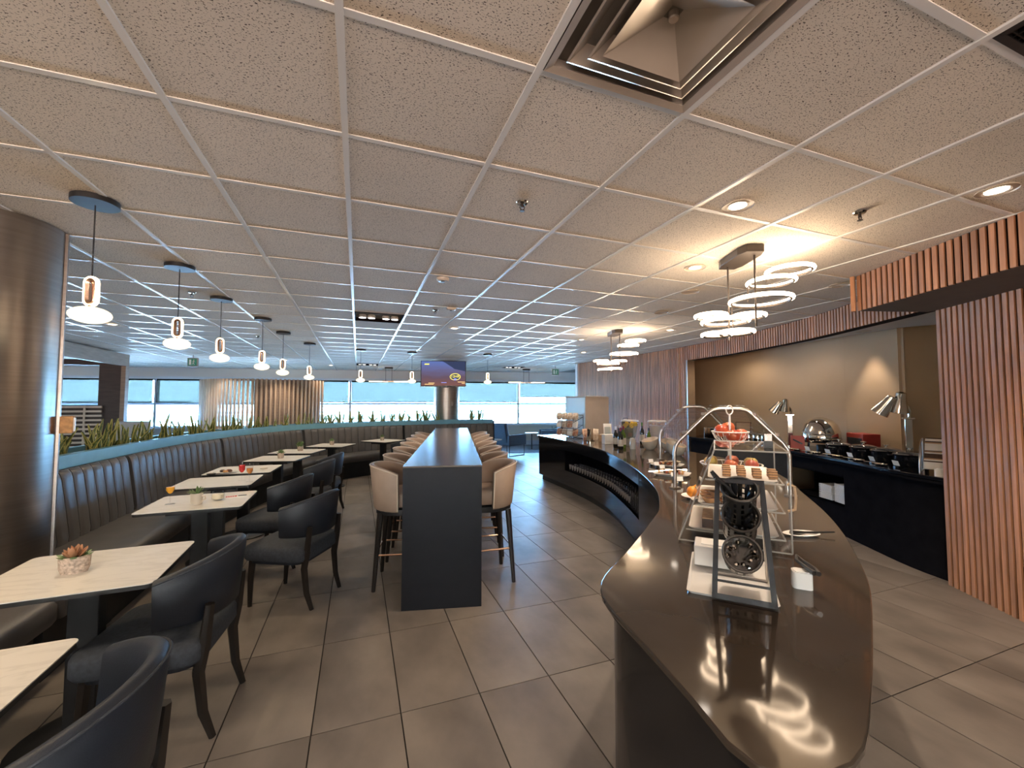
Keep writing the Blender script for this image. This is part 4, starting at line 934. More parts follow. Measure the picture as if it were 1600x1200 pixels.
# ------------------------------------------------------------------ lounge seating near the windows
def armchair(lab, x, y, rz, m_, h=.78):      # faces -y
    t = thing('armchair', lab, 'armchair', (x, y, 0), rz, 'lounge armchairs near the windows')
    mb = MB(); mb.box((0, -.02, .37), (.60, .62, .14)); mb.build('seat', m_, t, 0, bev=.03)
    R = Matrix.Rotation(-.22, 4, 'X'); mb = MB(); mb.box((0, .33, (.42+h)/2), (.62, .12, h-.36), R=R); mb.build('backrest', m_, t, 0, bev=.03)
    for sx in (-1, 1):
        mb = MB(); mb.box((sx*.36, 0, .46), (.09, .70, .30)); ar = mb.build('armrest', m_, t, 0, bev=.02)
        mb = MB(); mb.tube([(sx*.36, -.30, .32), (sx*.36, -.30, .012), (sx*.36, .30, .012), (sx*.36, .30, .32)], .014, 4); mb.build('leg', 'black', t, 0)
    return t
armchair('dark blue armchair behind the right end of planter wall', 4.15, 11.5, 2.0, 'armch', .9)
armchair('dark blue armchair by the window seen past the buffet end', 6.2, 12.9, -1.9, 'armch', .9)
armchair('pale lounge chair behind the planter left of the slatted screen', -4.15, 10.9, 2.9, 'palech', 1.12)
armchair('pale lounge chair half hidden by the portal post', -5.2, 12.4, 2.8, 'palech', 1.12)
for lab, x, y, z in (('small white side table beside the left dark armchair', 3.55, 10.98, .52), ('small white side table by the window between dark armchairs', 5.35, 12.55, .55)):
    t = thing('side_table', lab, 'table', (x, y, 0), 0, 'white side tables near the windows')
    mb = MB(); mb.lathe([(.22, z-.02), (.22, z)], 28); mb.build('tabletop', 'white', t)
    mb = MB(); mb.tube([(0, 0, .01), (0, 0, z-.02)], .02, 10); mb.build('leg', 'black', t)
    mb = MB(); mb.lathe([(.16, 0), (.16, .012)], 24); mb.build('base', 'black', t)
# ------------------------------------------------------------------ near end of the buffet: tray, cutlery stand, pastry case
UA = -math.radians(46.4)      # across the counter
def uv(x0, y0, u, v): return (x0+u*math.cos(UA)-v*math.sin(UA), y0+u*math.sin(UA)+v*math.cos(UA))
t = thing('serving_tray', 'white rectangular tray with low rim under the cutlery stand', 'tray', (1.288, 1.176, CH), UA)
mb = MB(); mb.loft([[(x, y, 0) for x, y in rsq(.255, .39, .012, 3)], [(x, y, .010) for x, y in rsq(.27, .41, .012, 3)], [(x, y, .010) for x, y in rsq(.262, .402, .012, 3)], [(x, y, .004) for x, y in rsq(.25, .385, .012, 3)]]); mb.build('tray', 'white', t, 30)
mb = MB(); mb.prism(rsq(.20, .32, .01, 2), -.0, .003); mb.build('rubber_base', 'blackplastic', t, 0)
mb = MB(); mb.box((-.02, .10, .0475), (.20, .12, .075)); bx_ = mb.build('napkin_box', 'white', loc=(1.288, 1.176, CH+.003), rz=UA, bev=.004); tag(bx_, 'white box standing on the tray behind the cutlery stand', 'box')
mb = MB(); mb.box((-.02, .10, .0865), (.15, .075, .004)); mb.build('napkin', 'paper', bx_, 0)
# stand: leaning frame with three perforated cups
t = thing('cutlery_stand', 'leaning black frame holding three perforated cutlery cups', 'cutlery stand', (1.16, 1.006, CH+.0045), UA)
LEAN = .36
def fr(x, l, o=0): return (x, l*math.sin(LEAN)+o*math.cos(LEAN), l*math.cos(LEAN)-o*math.sin(LEAN))
FL = .385
def bar(mb, a, b, w=.016, d=.004):     # flat bar in the leaning plane
    A, B = Vector(a), Vector(b); m_ = (A+B)/2; dr = (B-A).normalized(); nrm = Vector((0, -math.cos(LEAN), math.sin(LEAN))); sd_ = dr.cross(nrm).normalized()
    R = Matrix((sd_, nrm, dr)).transposed().to_4x4(); return mb.box(m_, (w, d, (B-A).length), R=R)
mb = MB(); W2, W1 = .084, .068
bar(mb, fr(-W2, .004), fr(-W1, FL)); bar(mb, fr(W2, .004), fr(W1, FL)); bar(mb, fr(-W2-.008, .008), fr(W2+.008, .008)); bar(mb, fr(-W2, .055), fr(W2, .055), .008); bar(mb, fr(-W1-.008, FL), fr(W1+.008, FL)); mb.build('front_frame', 'black', t, 0)
mb = MB()
for sx in (-1, 1): mb.tube([fr(sx*W1, FL-.004), (sx*W1, FL*math.sin(LEAN)+.03, FL*math.cos(LEAN)-.01), (sx*W2, .21, .004)], .005, 6)
mb.tube([(-W2, .21, .004), (W2, .21, .004)], .005, 6); mb.build('rear_leg', 'satin', t)
def cup(zc):
    c = thing_part('cup', t); p = fr(0, zc, .0); c.location = p; c.rotation_euler = (1.02, 0, 0); return c
def thing_part(nm, par):
    o = bpy.data.objects.new(nm, None); COL.objects.link(o); o.parent = par; return o
M['cup'] = mat('dark steel cup', (.15, .14, .13), .28, .9, var=.1)
for k, (l, m2) in enumerate([(.145, 'chrome'), (.262, 'black'), (.345, 'black')]):
    p = fr(0, l, 0); TL = (1.12, .92, .62)[k]; R3 = Matrix.Rotation(TL, 4, 'X'); RR = .056
    mb = MB(); mb.T = Matrix.Translation(p) @ R3
    mb.ring((0, 0, .02), RR, .0045, 36, 6); mb.lathe([(RR-.004, -.125), (0, -.127)], 28, cap=False); mb.lathe([(RR-.003, -.125), (RR-.002, -.10), (RR-.0045, -.10), (RR-.0055, -.125)], 28, cap=False)
    mb.lathe([(RR-.001, .02), (RR-.002, .0), (RR-.0045, .0), (RR-.004, .02)], 28, cap=False)
    for j in range(14):      # strips between the slots
        a = 2*PI*j/14; a2 = a+2*PI/14*.62; R_ = RR-.003
        for q in range(4):
            z0 = -.10+q*.026
            mb.loft([[(r_*math.cos(b_), r_*math.sin(b_), z) for r_, b_ in ((R_, a), (R_, a2), (R_-.002, a2), (R_-.002, a))] for z in (z0, z0+.026)])
            z1 = z0+.019
            mb.loft([[(r_*math.cos(b_), r_*math.sin(b_), z) for r_, b_ in ((R_, a2), (R_, a+2*PI/14), (R_-.002, a+2*PI/14), (R_-.002, a2))] for z in (z1, z0+.026)])
    cp = mb.build('cup', 'cup', t, 30)
    for j in range(11):      # the cutlery inside
        a = j*2.4; rr = .010+.028*((j*7) % 11)/11; tilt = random.uniform(.10, .35)
        mb = MB(); b0 = Vector((rr*math.cos(a)*.6, rr*math.sin(a)*.6, -.118)); d = Vector((math.cos(a)*tilt, math.sin(a)*tilt, 1)).normalized()*.13
        if b0.x**2+b0.y**2 > .05**2: continue
        mb.T = Matrix.Translation(p) @ R3
        e = b0+d; hs = max(1, math.hypot(e.x, e.y)/.046); e = Vector((e.x/hs, e.y/hs, e.z))
        mb.tube([b0, b0.lerp(e, .55), b0.lerp(e, .75), b0.lerp(e, .88), e], [.003, .003, .008, .009, .004], 6); mb.build('spoon', 'chrome' if k == 0 else 'black', cp)
if True:
    p = Vector(fr(0, .345, 0))
    for j in range(5):
        mb = MB(); R3 = Matrix.Rotation(.62, 4, 'X'); mb.T = Matrix.Translation(p) @ R3
        mb.tube([(.02-.008*j, -.01+.004*j, -.06), (-.045-.004*j, .0+.006*j, .035), (-.075-.003*j, .004+.008*j, .06)], [.003, .005, .007], 6); mb.build('knife_handle', 'blackplastic', t)
# pastry case
CX, CY = 1.554, 1.398      # middle of its front edge
def case_pt(u, v): return uv(CX, CY, u, v)
t = thing('pastry_case', 'three-tier clear acrylic pastry case with slanted front', 'display case', (CX, CY, CH), UA)
WB, HC, DC, SL = .44, .43, .52, .155      # width, height, depth, slant
def sheet(mb, pts, th=.004):     # thin acrylic sheet with thickness
    P = [Vector(p) for p in pts]; nr = (P[1]-P[0]).cross(P[2]-P[0]).normalized()*th; return mb.loft([P, [q+nr for q in P]])
l0, r0 = -WB/2, WB/2; l1 = l0+SL
for nm, pts in [('end_panel', [(l0, 0, .01), (r0, 0, .01), (r0, 0, HC), (l1, 0, HC)]), ('end_panel', [(l0, DC, .01), (r0, DC, .01), (r0, DC, HC), (l1, DC, HC)]),
                ('top_panel', [(l1, 0, HC), (r0, 0, HC), (r0, DC, HC), (l1, DC, HC)]), ('slanted_door', [(l0, .004, .01), (l1, .004, HC-.004), (l1, DC-.004, HC-.004), (l0, DC-.004, .01)]), ('base_panel', [(l0, 0, .004), (r0, 0, .004), (r0, DC, .004), (l0, DC, .004)])]:
    mb = MB(); sheet(mb, pts); mb.build(nm, 'acrylic', t, 0)
mb = MB()
for y in (.002, DC-.002):
    for a, b in (((l0, y, .01), (l1, y, HC)), ((l1, y, HC), (r0, y, HC)), ((r0, y, HC), (r0, y, .01)), ((r0, y, .01), (l0, y, .01))): mb.tube([a, b], .0035, 4)
for x, z in ((l1, HC), (r0, HC), (l0, .01)): mb.tube([(x, 0, z), (x, DC, z)], .0035, 4)
mb.build('edge_beads', 'acredge', t, 0)
LV = [.05, .165, .285]
for k, z in enumerate(LV):
    xa = l0+SL*z/HC+.012; mb = MB(); mb.prism([(xa, .02), (r0-.02, .02), (r0-.02, DC-.02), (xa, DC-.02)], z, z+.005); mb.build('shelf', 'acrylic', t, 0)
    mb = MB(); mb.loft([[(x+(xa+r0-.03)/2, y+DC/2, z+.0055) for x, y in rsq(r0-.07-xa, DC-.08, .02, 3)], [(x+(xa+r0-.03)/2, y+DC/2, z+.016) for x, y in rsq(r0-.05-xa, DC-.06, .02, 3)], [(x+(xa+r0-.03)/2, y+DC/2, z+.012) for x, y in rsq(r0-.06-xa, DC-.07, .02, 3)]]); tg = mb.build('pastry_tray', 'white', loc=(CX, CY, CH), rz=UA)
    tag(tg, 'white pastry tray on the %s tier of the acrylic case' % ('bottom', 'middle', 'top')[k], 'tray', 'pastry trays in the case')
    mb = MB(); mb.tube([(xa, .02, z+.006), (r0-.02, .02, z+.006)], .004, 4); mb.tube([(r0-.02, .02, z+.006), (r0-.02, DC-.02, z+.006)], .004, 4); mb.build('shelf_edge', 'acredge', t, 0)
mb = MB(); mb.tube([(r0+.004, .12, .16), (r0+.03, .12, .17), (r0+.034, .12, .22), (r0+.03, .12, .27), (r0+.004, .12, .28)], .006, 8); mb.build('door_handle', 'wood', t)
mb = MB(); mb.box((.16, .16, HC+.02), (.035, .02, .03)); lc = mb.build('card_holder', 'blackplastic', t, 0); mb = MB(); mb.box((.16, .16, HC+.045), (.03, .003, .045)); mb.build('card', 'acredge', lc, 0)
def on_tray(name, k, u, v, z, bld, lab, cat, grp, rz=0):
    x, y = case_pt(u, v); o = bld(); o.location = (x, y, CH+LV[k]+.013+z); o.rotation_euler = (0, 0, UA+rz); return tag(o, lab, cat, grp)
m_bar = MB().box((0, 0, .003), (.034, .022, .006)); m_bar.box((0, 0, .010), (.034, .022, .003)); bar_me = m_bar.mesh('brownie_bar', 'tart', 0)
ic = MB().box((0, 0, .0073), (.0345, .0225, .0028)); ice_me = ic.mesh('filling', 'choc', 0)
for c in range(4):
    for r_ in range(2 if c > 1 else 3):
        for s_ in range(3):
            def mk():
                o = bpy.data.objects.new('brownie_bar', bar_me); COL.objects.link(o); inst('filling', ice_me, o); return o
            on_tray('b', 2, -.015+c*.062, .12+r_*.065, s_*.0120, mk, 'striped biscuit bar, %s in the %s stack of the %s column on top tier' % (['lowest', 'middle', 'topmost'][s_], ['front', 'second', 'back'][r_], ['first', 'second', 'third', 'fourth'][c]), 'biscuit', 'biscuit bars on the top tier', random.uniform(-.15, .15))
def tart():
    o = MB().lathe([(.020, 0), (.034, .022), (.031, .024), (.027, .018), (0, .017)], 16, cap=False).build('jam_tart', 'tart'); MB().lathe([(.028, .0185), (0, .021)], 14, cap=False).build('filling', 'jam', o); return o
for i, (u, v, z) in enumerate([(-.09, .07, 0), (-.015, .06, 0), (-.10, .15, 0), (-.03, .14, 0), (-.06, .10, .024), (-.10, .23, 0), (.05, .10, 0)]):
    on_tray('t', 1, u, v, z, tart, 'round jam tart on the middle tier, %s one from the near left' % ['first', 'second', 'third', 'fourth', 'top', 'sixth', 'seventh'][i], 'tart', 'jam tarts on the middle tier')
def cakeslice():
    o = MB().box((0, 0, .02), (.045, .022, .04)).build('cake_slice', 'choc', None, 0); MB().box((0, 0, .0425), (.046, .023, .006)).build('icing', 'icing', o, 0); return o
for r_ in range(2):
    for c in range(6):
        on_tray('c', 0, -.10+r_*.06, .07+c*.034, 0, cakeslice, 'dark chocolate cake slice in the %s row of the bottom tier, %s from the front' % (['left', 'right'][r_], ['first', 'second', 'third', 'fourth', 'fifth', 'sixth'][c]), 'cake', 'cake slices on the bottom tier')
# tongs and white cup right of the stand
x, y = uv(1.42, 1.05, .04, .02)
t = thing('sugar_pot', 'small white ceramic pot right of the cutlery stand', 'pot', (1.46, 1.03, CH), UA)
mb = MB(); mb.prism(rsq(.06, .05, .014, 4), 0, .055); mb.build('pot', 'white', t, 40)
mb = MB(); mb.prism(rsq(.05, .04, .012, 4), .055, .058); mb.build('contents', 'paper', t, 0)
t = thing('serving_tongs', 'dark serving tongs lying over the white pot', 'tongs', (1.50, 1.06, CH), UA)
for sg in (-1, 1):
    mb = MB(); mb.tube([(.0, .09, .065), (.0+sg*.01, .02, .068), (.02+sg*.012, -.06, .07), (.03+sg*.006, -.09, .066)], [.004, .006, .007, .009], 6); mb.build('arm', 'cup', t)
t = thing('spoon_rest', 'white spoon rest with a serving spoon right of the pastry case', 'dish', (2.02, 1.42, CH), -.3)
mb = MB(); mb.lathe([(.03, 0), (.06, .012), (.056, .014), (.03, .004), (0, .003)], 18, cap=False); mb.v = [(a*1.5, b*.8, c) for a, b, c in mb.v]; mb.build('dish', 'white', t)
mb = MB(); mb.tube([(-.05, 0, .012), (.02, 0, .014), (.15, -.02, .02)], [.016, .006, .004], 6); mb.build('spoon', 'cup', t)

# ------------------------------------------------------------------ sneeze guard
A0, A1 = (2.243, 2.521), (2.80, 2.035); F0, F1 = (3.225, 3.849), (3.82, 3.46)
t = thing('sneeze_guard', 'sneeze guard of two bent steel arches with glass panes', 'sneeze guard')
def arch(p, q):
    P, Q = Vector((*p, 0)), Vector((*q, 0)); at_ = lambda u, z: tuple((P+(Q-P)*u))[:2]+(z,)
    ks = [(0, CH+.008), (0, 1.15), (.015, 1.20), (.05, 1.24), (.31, 1.44), (.36, 1.468), (.42, 1.478), (.60, 1.478), (.66, 1.468), (.70, 1.44), (.95, 1.24), (.985, 1.20), (1, 1.15), (1, CH+.008)]
    mb = MB(); mb.tube([at_(u, z) for u, z in ks], .0135, 10); mb.build('arch_tube', 'satin', t, 60)
    for c in (p, q):
        mb = MB(); mb.prism([(c[0]+a, c[1]+b) for a, b in rsq(.07, .05, .006, 2)], CH, CH+.009); mb.build('foot_plate', 'satin', t, 0)
    return at_
a_ = arch(A0, A1); f_ = arch(F0, F1)
for nm, (u0, z0), (u1, z1) in (('glass_pane', (.03, 1.22), (.34, 1.455)), ('glass_pane', (.37, 1.478), (.65, 1.478)), ('glass_pane', (.68, 1.455), (.97, 1.22))):
    mb = MB(); q = [a_(u0, z0), a_(u1, z1), f_(u1, z1), f_(u0, z0)]; P = [Vector(p) for p in q]; nn = (P[1]-P[0]).cross(P[2]-P[0]).normalized()*.006; P = [p+nn*3.0 for p in P] if nn.z > 0 else [p-nn*3.0 for p in P]
    mb.loft([P, [p+nn for p in P]]); mb.build(nm, 'guard', t, 0)
for u, z in ((.1, 1.29), (.28, 1.43), (.72, 1.43), (.9, 1.29)):
    for f2 in (a_, f_):
        p = f2(u, z); mb = MB(); mb.box((p[0], p[1], p[2]+.01), (.03, .03, .02), .5); mb.build('glass_clip', 'satin', t, 0)

# ------------------------------------------------------------------ fruit stand and fruit
BXc, BYc = 2.20, 1.98
t = thing('fruit_stand', 'two-tier white wire fruit stand with a ring on top', 'fruit stand', (BXc, BYc, CH))
mb = MB(); mb.tube([(0, 0, .0), (0, 0, .57)], .006, 8); mb.build('pole', 'white', t)
mb = MB(); mb.ring((0, 0, .595), .028, .004, 24, 6, Matrix.Rotation(PI/2, 3, 'X').to_4x4() @ Matrix.Identity(4)); mb.v = mb.v; mb.build('ring_handle', 'white', t)
mb = MB(); mb.lathe([(.10, 0), (.10, .008)], 24); mb.build('base', 'white', t)
def wire_bowl(z, R, h):
    mb = MB(); mb.ring((0, 0, z+h), R, .004, 36, 6); mb.ring((0, 0, z), R*.45, .003, 24, 6)
    for k in range(18):
        a = 2*PI*k/18; mb.tube([(R*.45*math.cos(a), R*.45*math.sin(a), z), (R*.8*math.cos(a), R*.8*math.sin(a), z+h*.4), (R*math.cos(a), R*math.sin(a), z+h)], .002, 5)
    mb.lathe([(R*.45, z-.002), (0, z-.002)], 20, cap=False); mb.build('wire_bowl', 'white', t)
wire_bowl(.385, .105, .075); wire_bowl(.20, .175, .06)
am = MB(); am.lathe([(.004, .012), (.018, .004), (.032, .012), (.040, .036), (.037, .058), (.022, .072), (.008, .068), (.002, .060)], 18); apple_r = am.mesh('apple', 'apple'); apple_g = am.mesh('apple', 'pear')
stm = MB().tube([(0, 0, .058), (.002, 0, .07), (.006, 0, .082)], .0018, 5).mesh('stem', 'stem'); orm = MB().ball((0, 0, .037), .037, 18, 12).mesh('orange', 'orange')
def fruit(me, x, y, z, lab, cat='apple', grp='apples in the fruit stand', tl=.4):
    o = bpy.data.objects.new(me.name.split('.')[0], me); COL.objects.link(o); o.location = (x, y, z); o.rotation_euler = (random.uniform(-tl, tl), random.uniform(-tl, tl), random.uniform(0, 6)); inst('stem', stm, o); return tag(o, lab, cat, grp)
zt = CH+.390
fruit(apple_r, BXc-.058, BYc+.012, zt+.040, 'red and green apple on the left of upper fruit tier'); fruit(apple_r, BXc+.052, BYc+.048, zt+.052, 'red apple at the back right of upper fruit tier'); fruit(apple_r, BXc-.028, BYc-.062, zt+.012, 'red apple in the front of upper fruit tier, half hidden by wire'); fruit(apple_r, BXc+.058, BYc-.042, zt+.012, 'red apple at the front right of upper fruit tier')
zb_ = CH+.202
for i, (a, r, me, lab) in enumerate([(2.6, .12, apple_g, 'green apple at the left rim of lower fruit tier'), (1.7, .12, apple_g, 'green apple at the back of lower fruit tier'), (.7, .12, apple_r, 'red apple at the back right of lower fruit tier'), (-.4, .12, apple_g, 'green apple at the right of lower fruit tier'), (-1.4, .12, apple_r, 'red apple at the front of lower fruit tier'), (-2.5, .12, apple_r, 'red apple at the front left of lower fruit tier')]):
    fruit(me, BXc+r*math.cos(a), BYc+r*math.sin(a), zb_+.022, lab)
t = thing('orange_dish', 'low white dish of oranges under the sneeze guard', 'dish', (2.14, 2.20, CH))
mb = MB(); mb.lathe([(.05, 0), (.10, .02), (.097, .022), (.05, .006), (0, .005)], 22, cap=False); mb.build('dish', 'white', t)
for dx, dy, z, lab in ((-.04, .0, .012, 'orange at the left of the white dish'), (.035, .03, .012, 'orange at the back right of the white dish'), (.02, -.045, .012, 'orange at the front of the white dish')): fruit(orm, 2.14+dx, 2.20+dy, CH+z, lab, 'orange', 'oranges in the white dish', .0)
# serving platters with card holders along the left edge
for k, (x, y, rz, lab) in enumerate([(2.62, 2.98, -.9, 'nearer white platter of sliced food under the guard'), (2.95, 3.42, -.95, 'farther white platter of sliced food under the guard')]):
    t = thing('food_platter', lab, 'platter', (x, y, CH), rz, 'platters under the sneeze guard')
    mb = MB(); mb.loft([[(a, b, 0) for a, b in rsq(.24, .18, .04)], [(a, b, .022) for a, b in rsq(.30, .24, .05)], [(a, b, .018) for a, b in rsq(.28, .22, .05)]]); mb.build('platter', 'white', t, 30)
    for j in range(7):
        mb = MB(); mb.box((-.09+j*.03, random.uniform(-.02, .02), .035), (.02, .13, .022), random.uniform(-.2, .2)); mb.build('food_slice', ['tart', 'choc', 'jam'][(j+k) % 3], t, 0, bev=.004)
    mb = MB(); mb.tube([(-.18, -.10, .03), (.05, .0, .055), (.12, .02, .05)], [.004, .005, .012], 6); mb.build('serving_tongs', 'chrome', t)
edge = IS.s_at(2.589, 3.485)
for k in range(6):
    p, a = IS.at(edge-.15+k*.20, .21); t = thing('card_holder', 'black clip holding a white card by the buffet edge, %s from the far end' % ['first', 'second', 'third', 'fourth', 'fifth', 'sixth'][k], 'card holder', (p.x, p.y, CH), a+PI*.5+.2, 'card clips along the buffet edge')
    mb = MB(); mb.prism([(-.012, -.012), (.012, -.012), (.008, .012), (-.008, .012)], 0, .028); mb.build('clip', 'blackplastic', t, 0)
    mb = MB(); mb.box((0, -.002, .045), (.05, .002, .035), R=Matrix.Rotation(-.35, 4, 'X')); mb.build('card', 'paper', t, 0)

# ------------------------------------------------------------------ drinks end of the buffet
for k, (x, y, r, lab) in enumerate([(3.78, 4.72, .105, 'marbled ceramic bowl left of the sneeze guard leg'), (3.86, 4.42, .105, 'marbled ceramic bowl between the two others'), (3.66, 4.08, .11, 'nearest marbled ceramic bowl by the sneeze guard')]):
    t = thing('ceramic_bowl', lab, 'bowl', (x, y, CH), k*.9, 'marbled bowls on the buffet')
    prof = [(r*.42, 0), (r*.75, .025), (r*.97, .07), (r*1.05, .12), (r*1.06, .14), (r*1.01, .14), (r*1.0, .12), (r*.92, .07), (r*.7, .035), (0, .02)]
    mb = MB(); mb.lathe(prof, 26, cap=False); mb.v = [(a, b, c*(1+.22*a/r*(c > .1))) for a, b, c in mb.v]; mb.build('bowl', 'bowl', t, 60)
    mb = MB(); mb.lathe([(r*.93, .10), (r*.5, .115), (0, .12)], 18, cap=False); mb.build('bread_rolls', 'wood', t)
for x, y, fill, lab in ((3.86, 5.28, 'lemon', 'glass drink dispenser with lemon slices in water'), (4.12, 4.98, None, 'glass drink dispenser of plain iced water')):
    t = thing('drink_dispenser', lab, 'dispenser', (x, y, CH), 0, 'glass drink dispensers')
    mb = MB(); mb.lathe([(.075, 0), (.085, .03), (.085, .085), (.06, .095)], 24); mb.build('stand', 'acredge', t)
    mb = MB(); mb.lathe([(.075, .096), (.09, .13), (.125, .36), (.122, .36), (.087, .132), (0, .10)], 26, cap=False); mb.build('jar', 'glass', t)
    mb = MB(); mb.lathe([(.07, .105), (.086, .133), (.118, .335 if fill else .31), (0, .335 if fill else .31)], 26); mb.build('water', 'water' if fill else 'ice', t)
    mb = MB(); mb.lathe([(.132, .36), (.132, .378), (.11, .385), (.02, .387)], 26); mb.build('lid', 'acredge', t)
    mb = MB(); mb.tube([(-.02, -.09, .115), (-.03, -.125, .115), (-.03, -.13, .10)], .009, 8); mb.build('tap', 'white', t)
    if fill:
        for j in range(9):
            a = j*2.4; r = .03+.07*((j*5) % 9)/9; mb = MB(); mb.lathe([(.034, 0), (.034, .006)], 14); o = mb.build('lemon_slice', 'lemon', t); o.location = (r*math.cos(a), r*math.sin(a), .29+.006*j); o.rotation_euler = (random.uniform(.5, 1.5), random.uniform(-.5, .5), a)
def bottle(lab, x, y, h, r, body, cap, neck='bottle'):
    t = thing('wine_bottle', lab, 'bottle', (x, y, CH), random.uniform(0, 6), 'bottles on the buffet')
    mb = MB(); mb.lathe([(r*.9, 0), (r, .01), (r, h*.55), (r*.8, h*.66), (r*.36, h*.75), (r*.33, h*.97), (r*.38, h*.975), (r*.38, h), (0, h)], 18); mb.build('bottle', body, t, 50)
    mb = MB(); mb.lathe([(r+.001, h*.16), (r+.001, h*.46)], 18, cap=False); mb.build('label', 'label', t)
    mb = MB(); mb.lathe([(r*.39, h*.84), (r*.41, h*1.005), (0, h*1.006)], 14, cap=False); mb.build('capsule', cap, t)
bottle('front dark wine bottle with red foil left of the lemon dispenser', 3.40, 4.86, .30, .037, 'bottle', 'foil'); bottle('dark wine bottle with white cap behind the front bottle', 3.50, 5.12, .30, .037, 'bottle', 'white'); bottle('olive green wine bottle between the dark bottles', 3.56, 5.02, .31, .037, 'bottleg', 'foil')
bottle('slim dark bottle between the two drink dispensers', 4.10, 5.30, .34, .034, 'bottle', 'bottleg'); bottle('short green bottle behind the plain water dispenser', 4.18, 5.24, .26, .033, 'bottleg', 'black'); bottle('dark bottle with white cap at the back of the bottle group', 3.70, 5.30, .31, .037, 'bottle', 'white')
for k, (x, y, lab) in enumerate([(3.66, 4.95, 'upturned clear plastic cup stack by the lemon dispenser'), (3.60, 4.86, 'second clear cup stack in front of lemon dispenser')]):
    t = thing('cup_stack', lab, 'cups', (x, y, CH), 0, 'clear cup stacks')
    for j in range(5): mb = MB(); mb.lathe([(.040, j*.014), (.030, .085+j*.014), (.0, .086+j*.014)], 18, cap=False); mb.build('cup', 'acredge', t)
t = thing('drinks_cabinet', 'tall grey cabinet box standing on the far buffet end', 'cabinet', (4.045, 6.84, CH), .13)
mb = MB(); mb.box((0, 0, .375), (.54, .62, .74)); mb.build('body', 'boxgrey', t, 0, bev=.004)
mb = MB(); mb.box((-.274, 0, .375), (.008, .60, .72)); mb.build('side_panel', 'boxpale', t, 0)
mb = MB(); mb.box((0, 0, .755), (.56, .64, .02)); mb.build('lid', 'boxgrey', t, 0, bev=.004)
for dy in (-.1, .12): mb = MB(); mb.box((-.285, dy, .4), (.015, .015, .09)); mb.build('handle', 'satin', t, 0)
# wire snack rack with packets
t = thing('snack_rack', 'tiered black wire rack beside the grey cabinet', 'rack', (3.555, 6.69, CH), -1.15)
mb = MB()
for sx in (-.24, .24):
    mb.tube([(sx, -.14, 0), (sx, .14, 0), (sx, .14, .42)], .005, 6)
    for z in (.06, .20, .34): mb.tube([(sx, .14, z+.05), (sx, -.14, z-.04), (sx, -.15, z+.02)], .004, 6)
for z in (.06, .20, .34):
    for y_ in (-.15, -.05, .05, .14): mb.tube([(-.24, y_, z+(y_*.31)), (.24, y_, z+(y_*.31))], .003, 6)
mb.tube([(-.24, .14, .42), (.24, .14, .42)], .005, 6); mb.build('wire_frame', 'black', t)
pk = MB().loft([[(-.045, 0, 0), (.045, 0, 0), (.045, .004, 0), (-.045, .004, 0)], [(-.045, -.02, .03), (.045, -.02, .03), (.045, .02, .03), (-.045, .02, .03)], [(-.045, -.02, .10), (.045, -.02, .10), (.045, .02, .10), (-.045, .02, .10)], [(-.045, 0, .13), (.045, 0, .13), (.045, .004, .13), (-.045, .004, .13)]])
pks = [pk.mesh('snack_packet', n_) for n_ in ('snackr', 'snackb', 'paper')]
for r_, z in enumerate((.085, .225, .365)):
    for c in range(4):
        o = inst('snack_packet', pks[(r_*2+c*(1+r_)) % 3], None, (3.535+(-.18+c*.12)*math.cos(-1.15), 6.69+(-.18+c*.12)*math.sin(-1.15), CH+z-.03), (-.25, 0, -1.15)); tag(o, 'foil snack packet on the %s tier of wire rack, %s from the left' % (['bottom', 'middle', 'top'][r_], ['first', 'second', 'third', 'fourth'][c]), 'snack', 'snack packets in the rack')
for k, (x, y, lab) in enumerate([(3.70, 6.30, 'red paper snack bag standing before the grey cabinet'), (3.78, 6.24, 'tan paper snack bag leaning by the red bag'), (3.86, 6.26, 'second tan paper snack bag before the grey cabinet')]):
    o = inst('snack_packet', pks[min(k, 1)], None, (x, y, CH), (-.1, .1*(k-1), -.3), (1, 1, 1.5)); tag(o, lab, 'snack', 'paper snack bags on the buffet')
t = thing('steel_pitcher', 'polished steel pitcher with handle on the buffet', 'pitcher', (3.70, 6.16, CH), 2.5)
mb = MB(); mb.lathe([(.05, 0), (.052, .01), (.048, .17), (.054, .20), (.050, .20), (.044, .17), (.046, .02), (0, .015)], 22, cap=False); mb.build('body', 'chrome', t, 60)
mb = MB(); mb.tube([(.048, 0, .17), (.09, 0, .165), (.095, 0, .06), (.05, 0, .04)], .006, 8); mb.build('handle', 'chrome', t)
mb = MB(); mb.lathe([(.075, 0), (.08, .006), (.075, .006)], 22, cap=False); mb.build('drip_saucer', 'chrome', t)
t = thing('wooden_caddy', 'pale wooden caddy of sachets behind the pitcher', 'caddy', (3.90, 5.95, CH), -.1)
mb = MB(); mb.box((0, 0, .008), (.24, .16, .014)); mb.build('base', 'wood', t, 0)
for dx in (-.115, 0, .115): mb = MB(); mb.box((dx, 0, .06), (.008, .16, .10)); mb.build('divider', 'wood', t, 0)
for dx in (-.06, .06):
    for j in range(5): mb = MB(); mb.box((dx, -.055+j*.026, .07), (.085, .014, .10), R=Matrix.Rotation(.15, 4, 'X')); mb.build('sachet', ['snackb', 'paper', 'snackr'][j % 3], t, 0)
t = thing('white_box', 'white napkin box before the sachet caddy', 'box', (3.68, 5.58, CH), -.15)
mb = MB(); mb.box((0, 0, .075), (.17, .12, .15)); mb.build('box', 'white', t, 0, bev=.004); mb = MB(); mb.box((0, -.062, .09), (.12, .004, .07)); mb.build('slot', 'paper', t, 0)
t = thing('menu_card', 'clear stand with a white menu card behind the white box', 'card holder', (3.76, 5.72, CH), -.25)
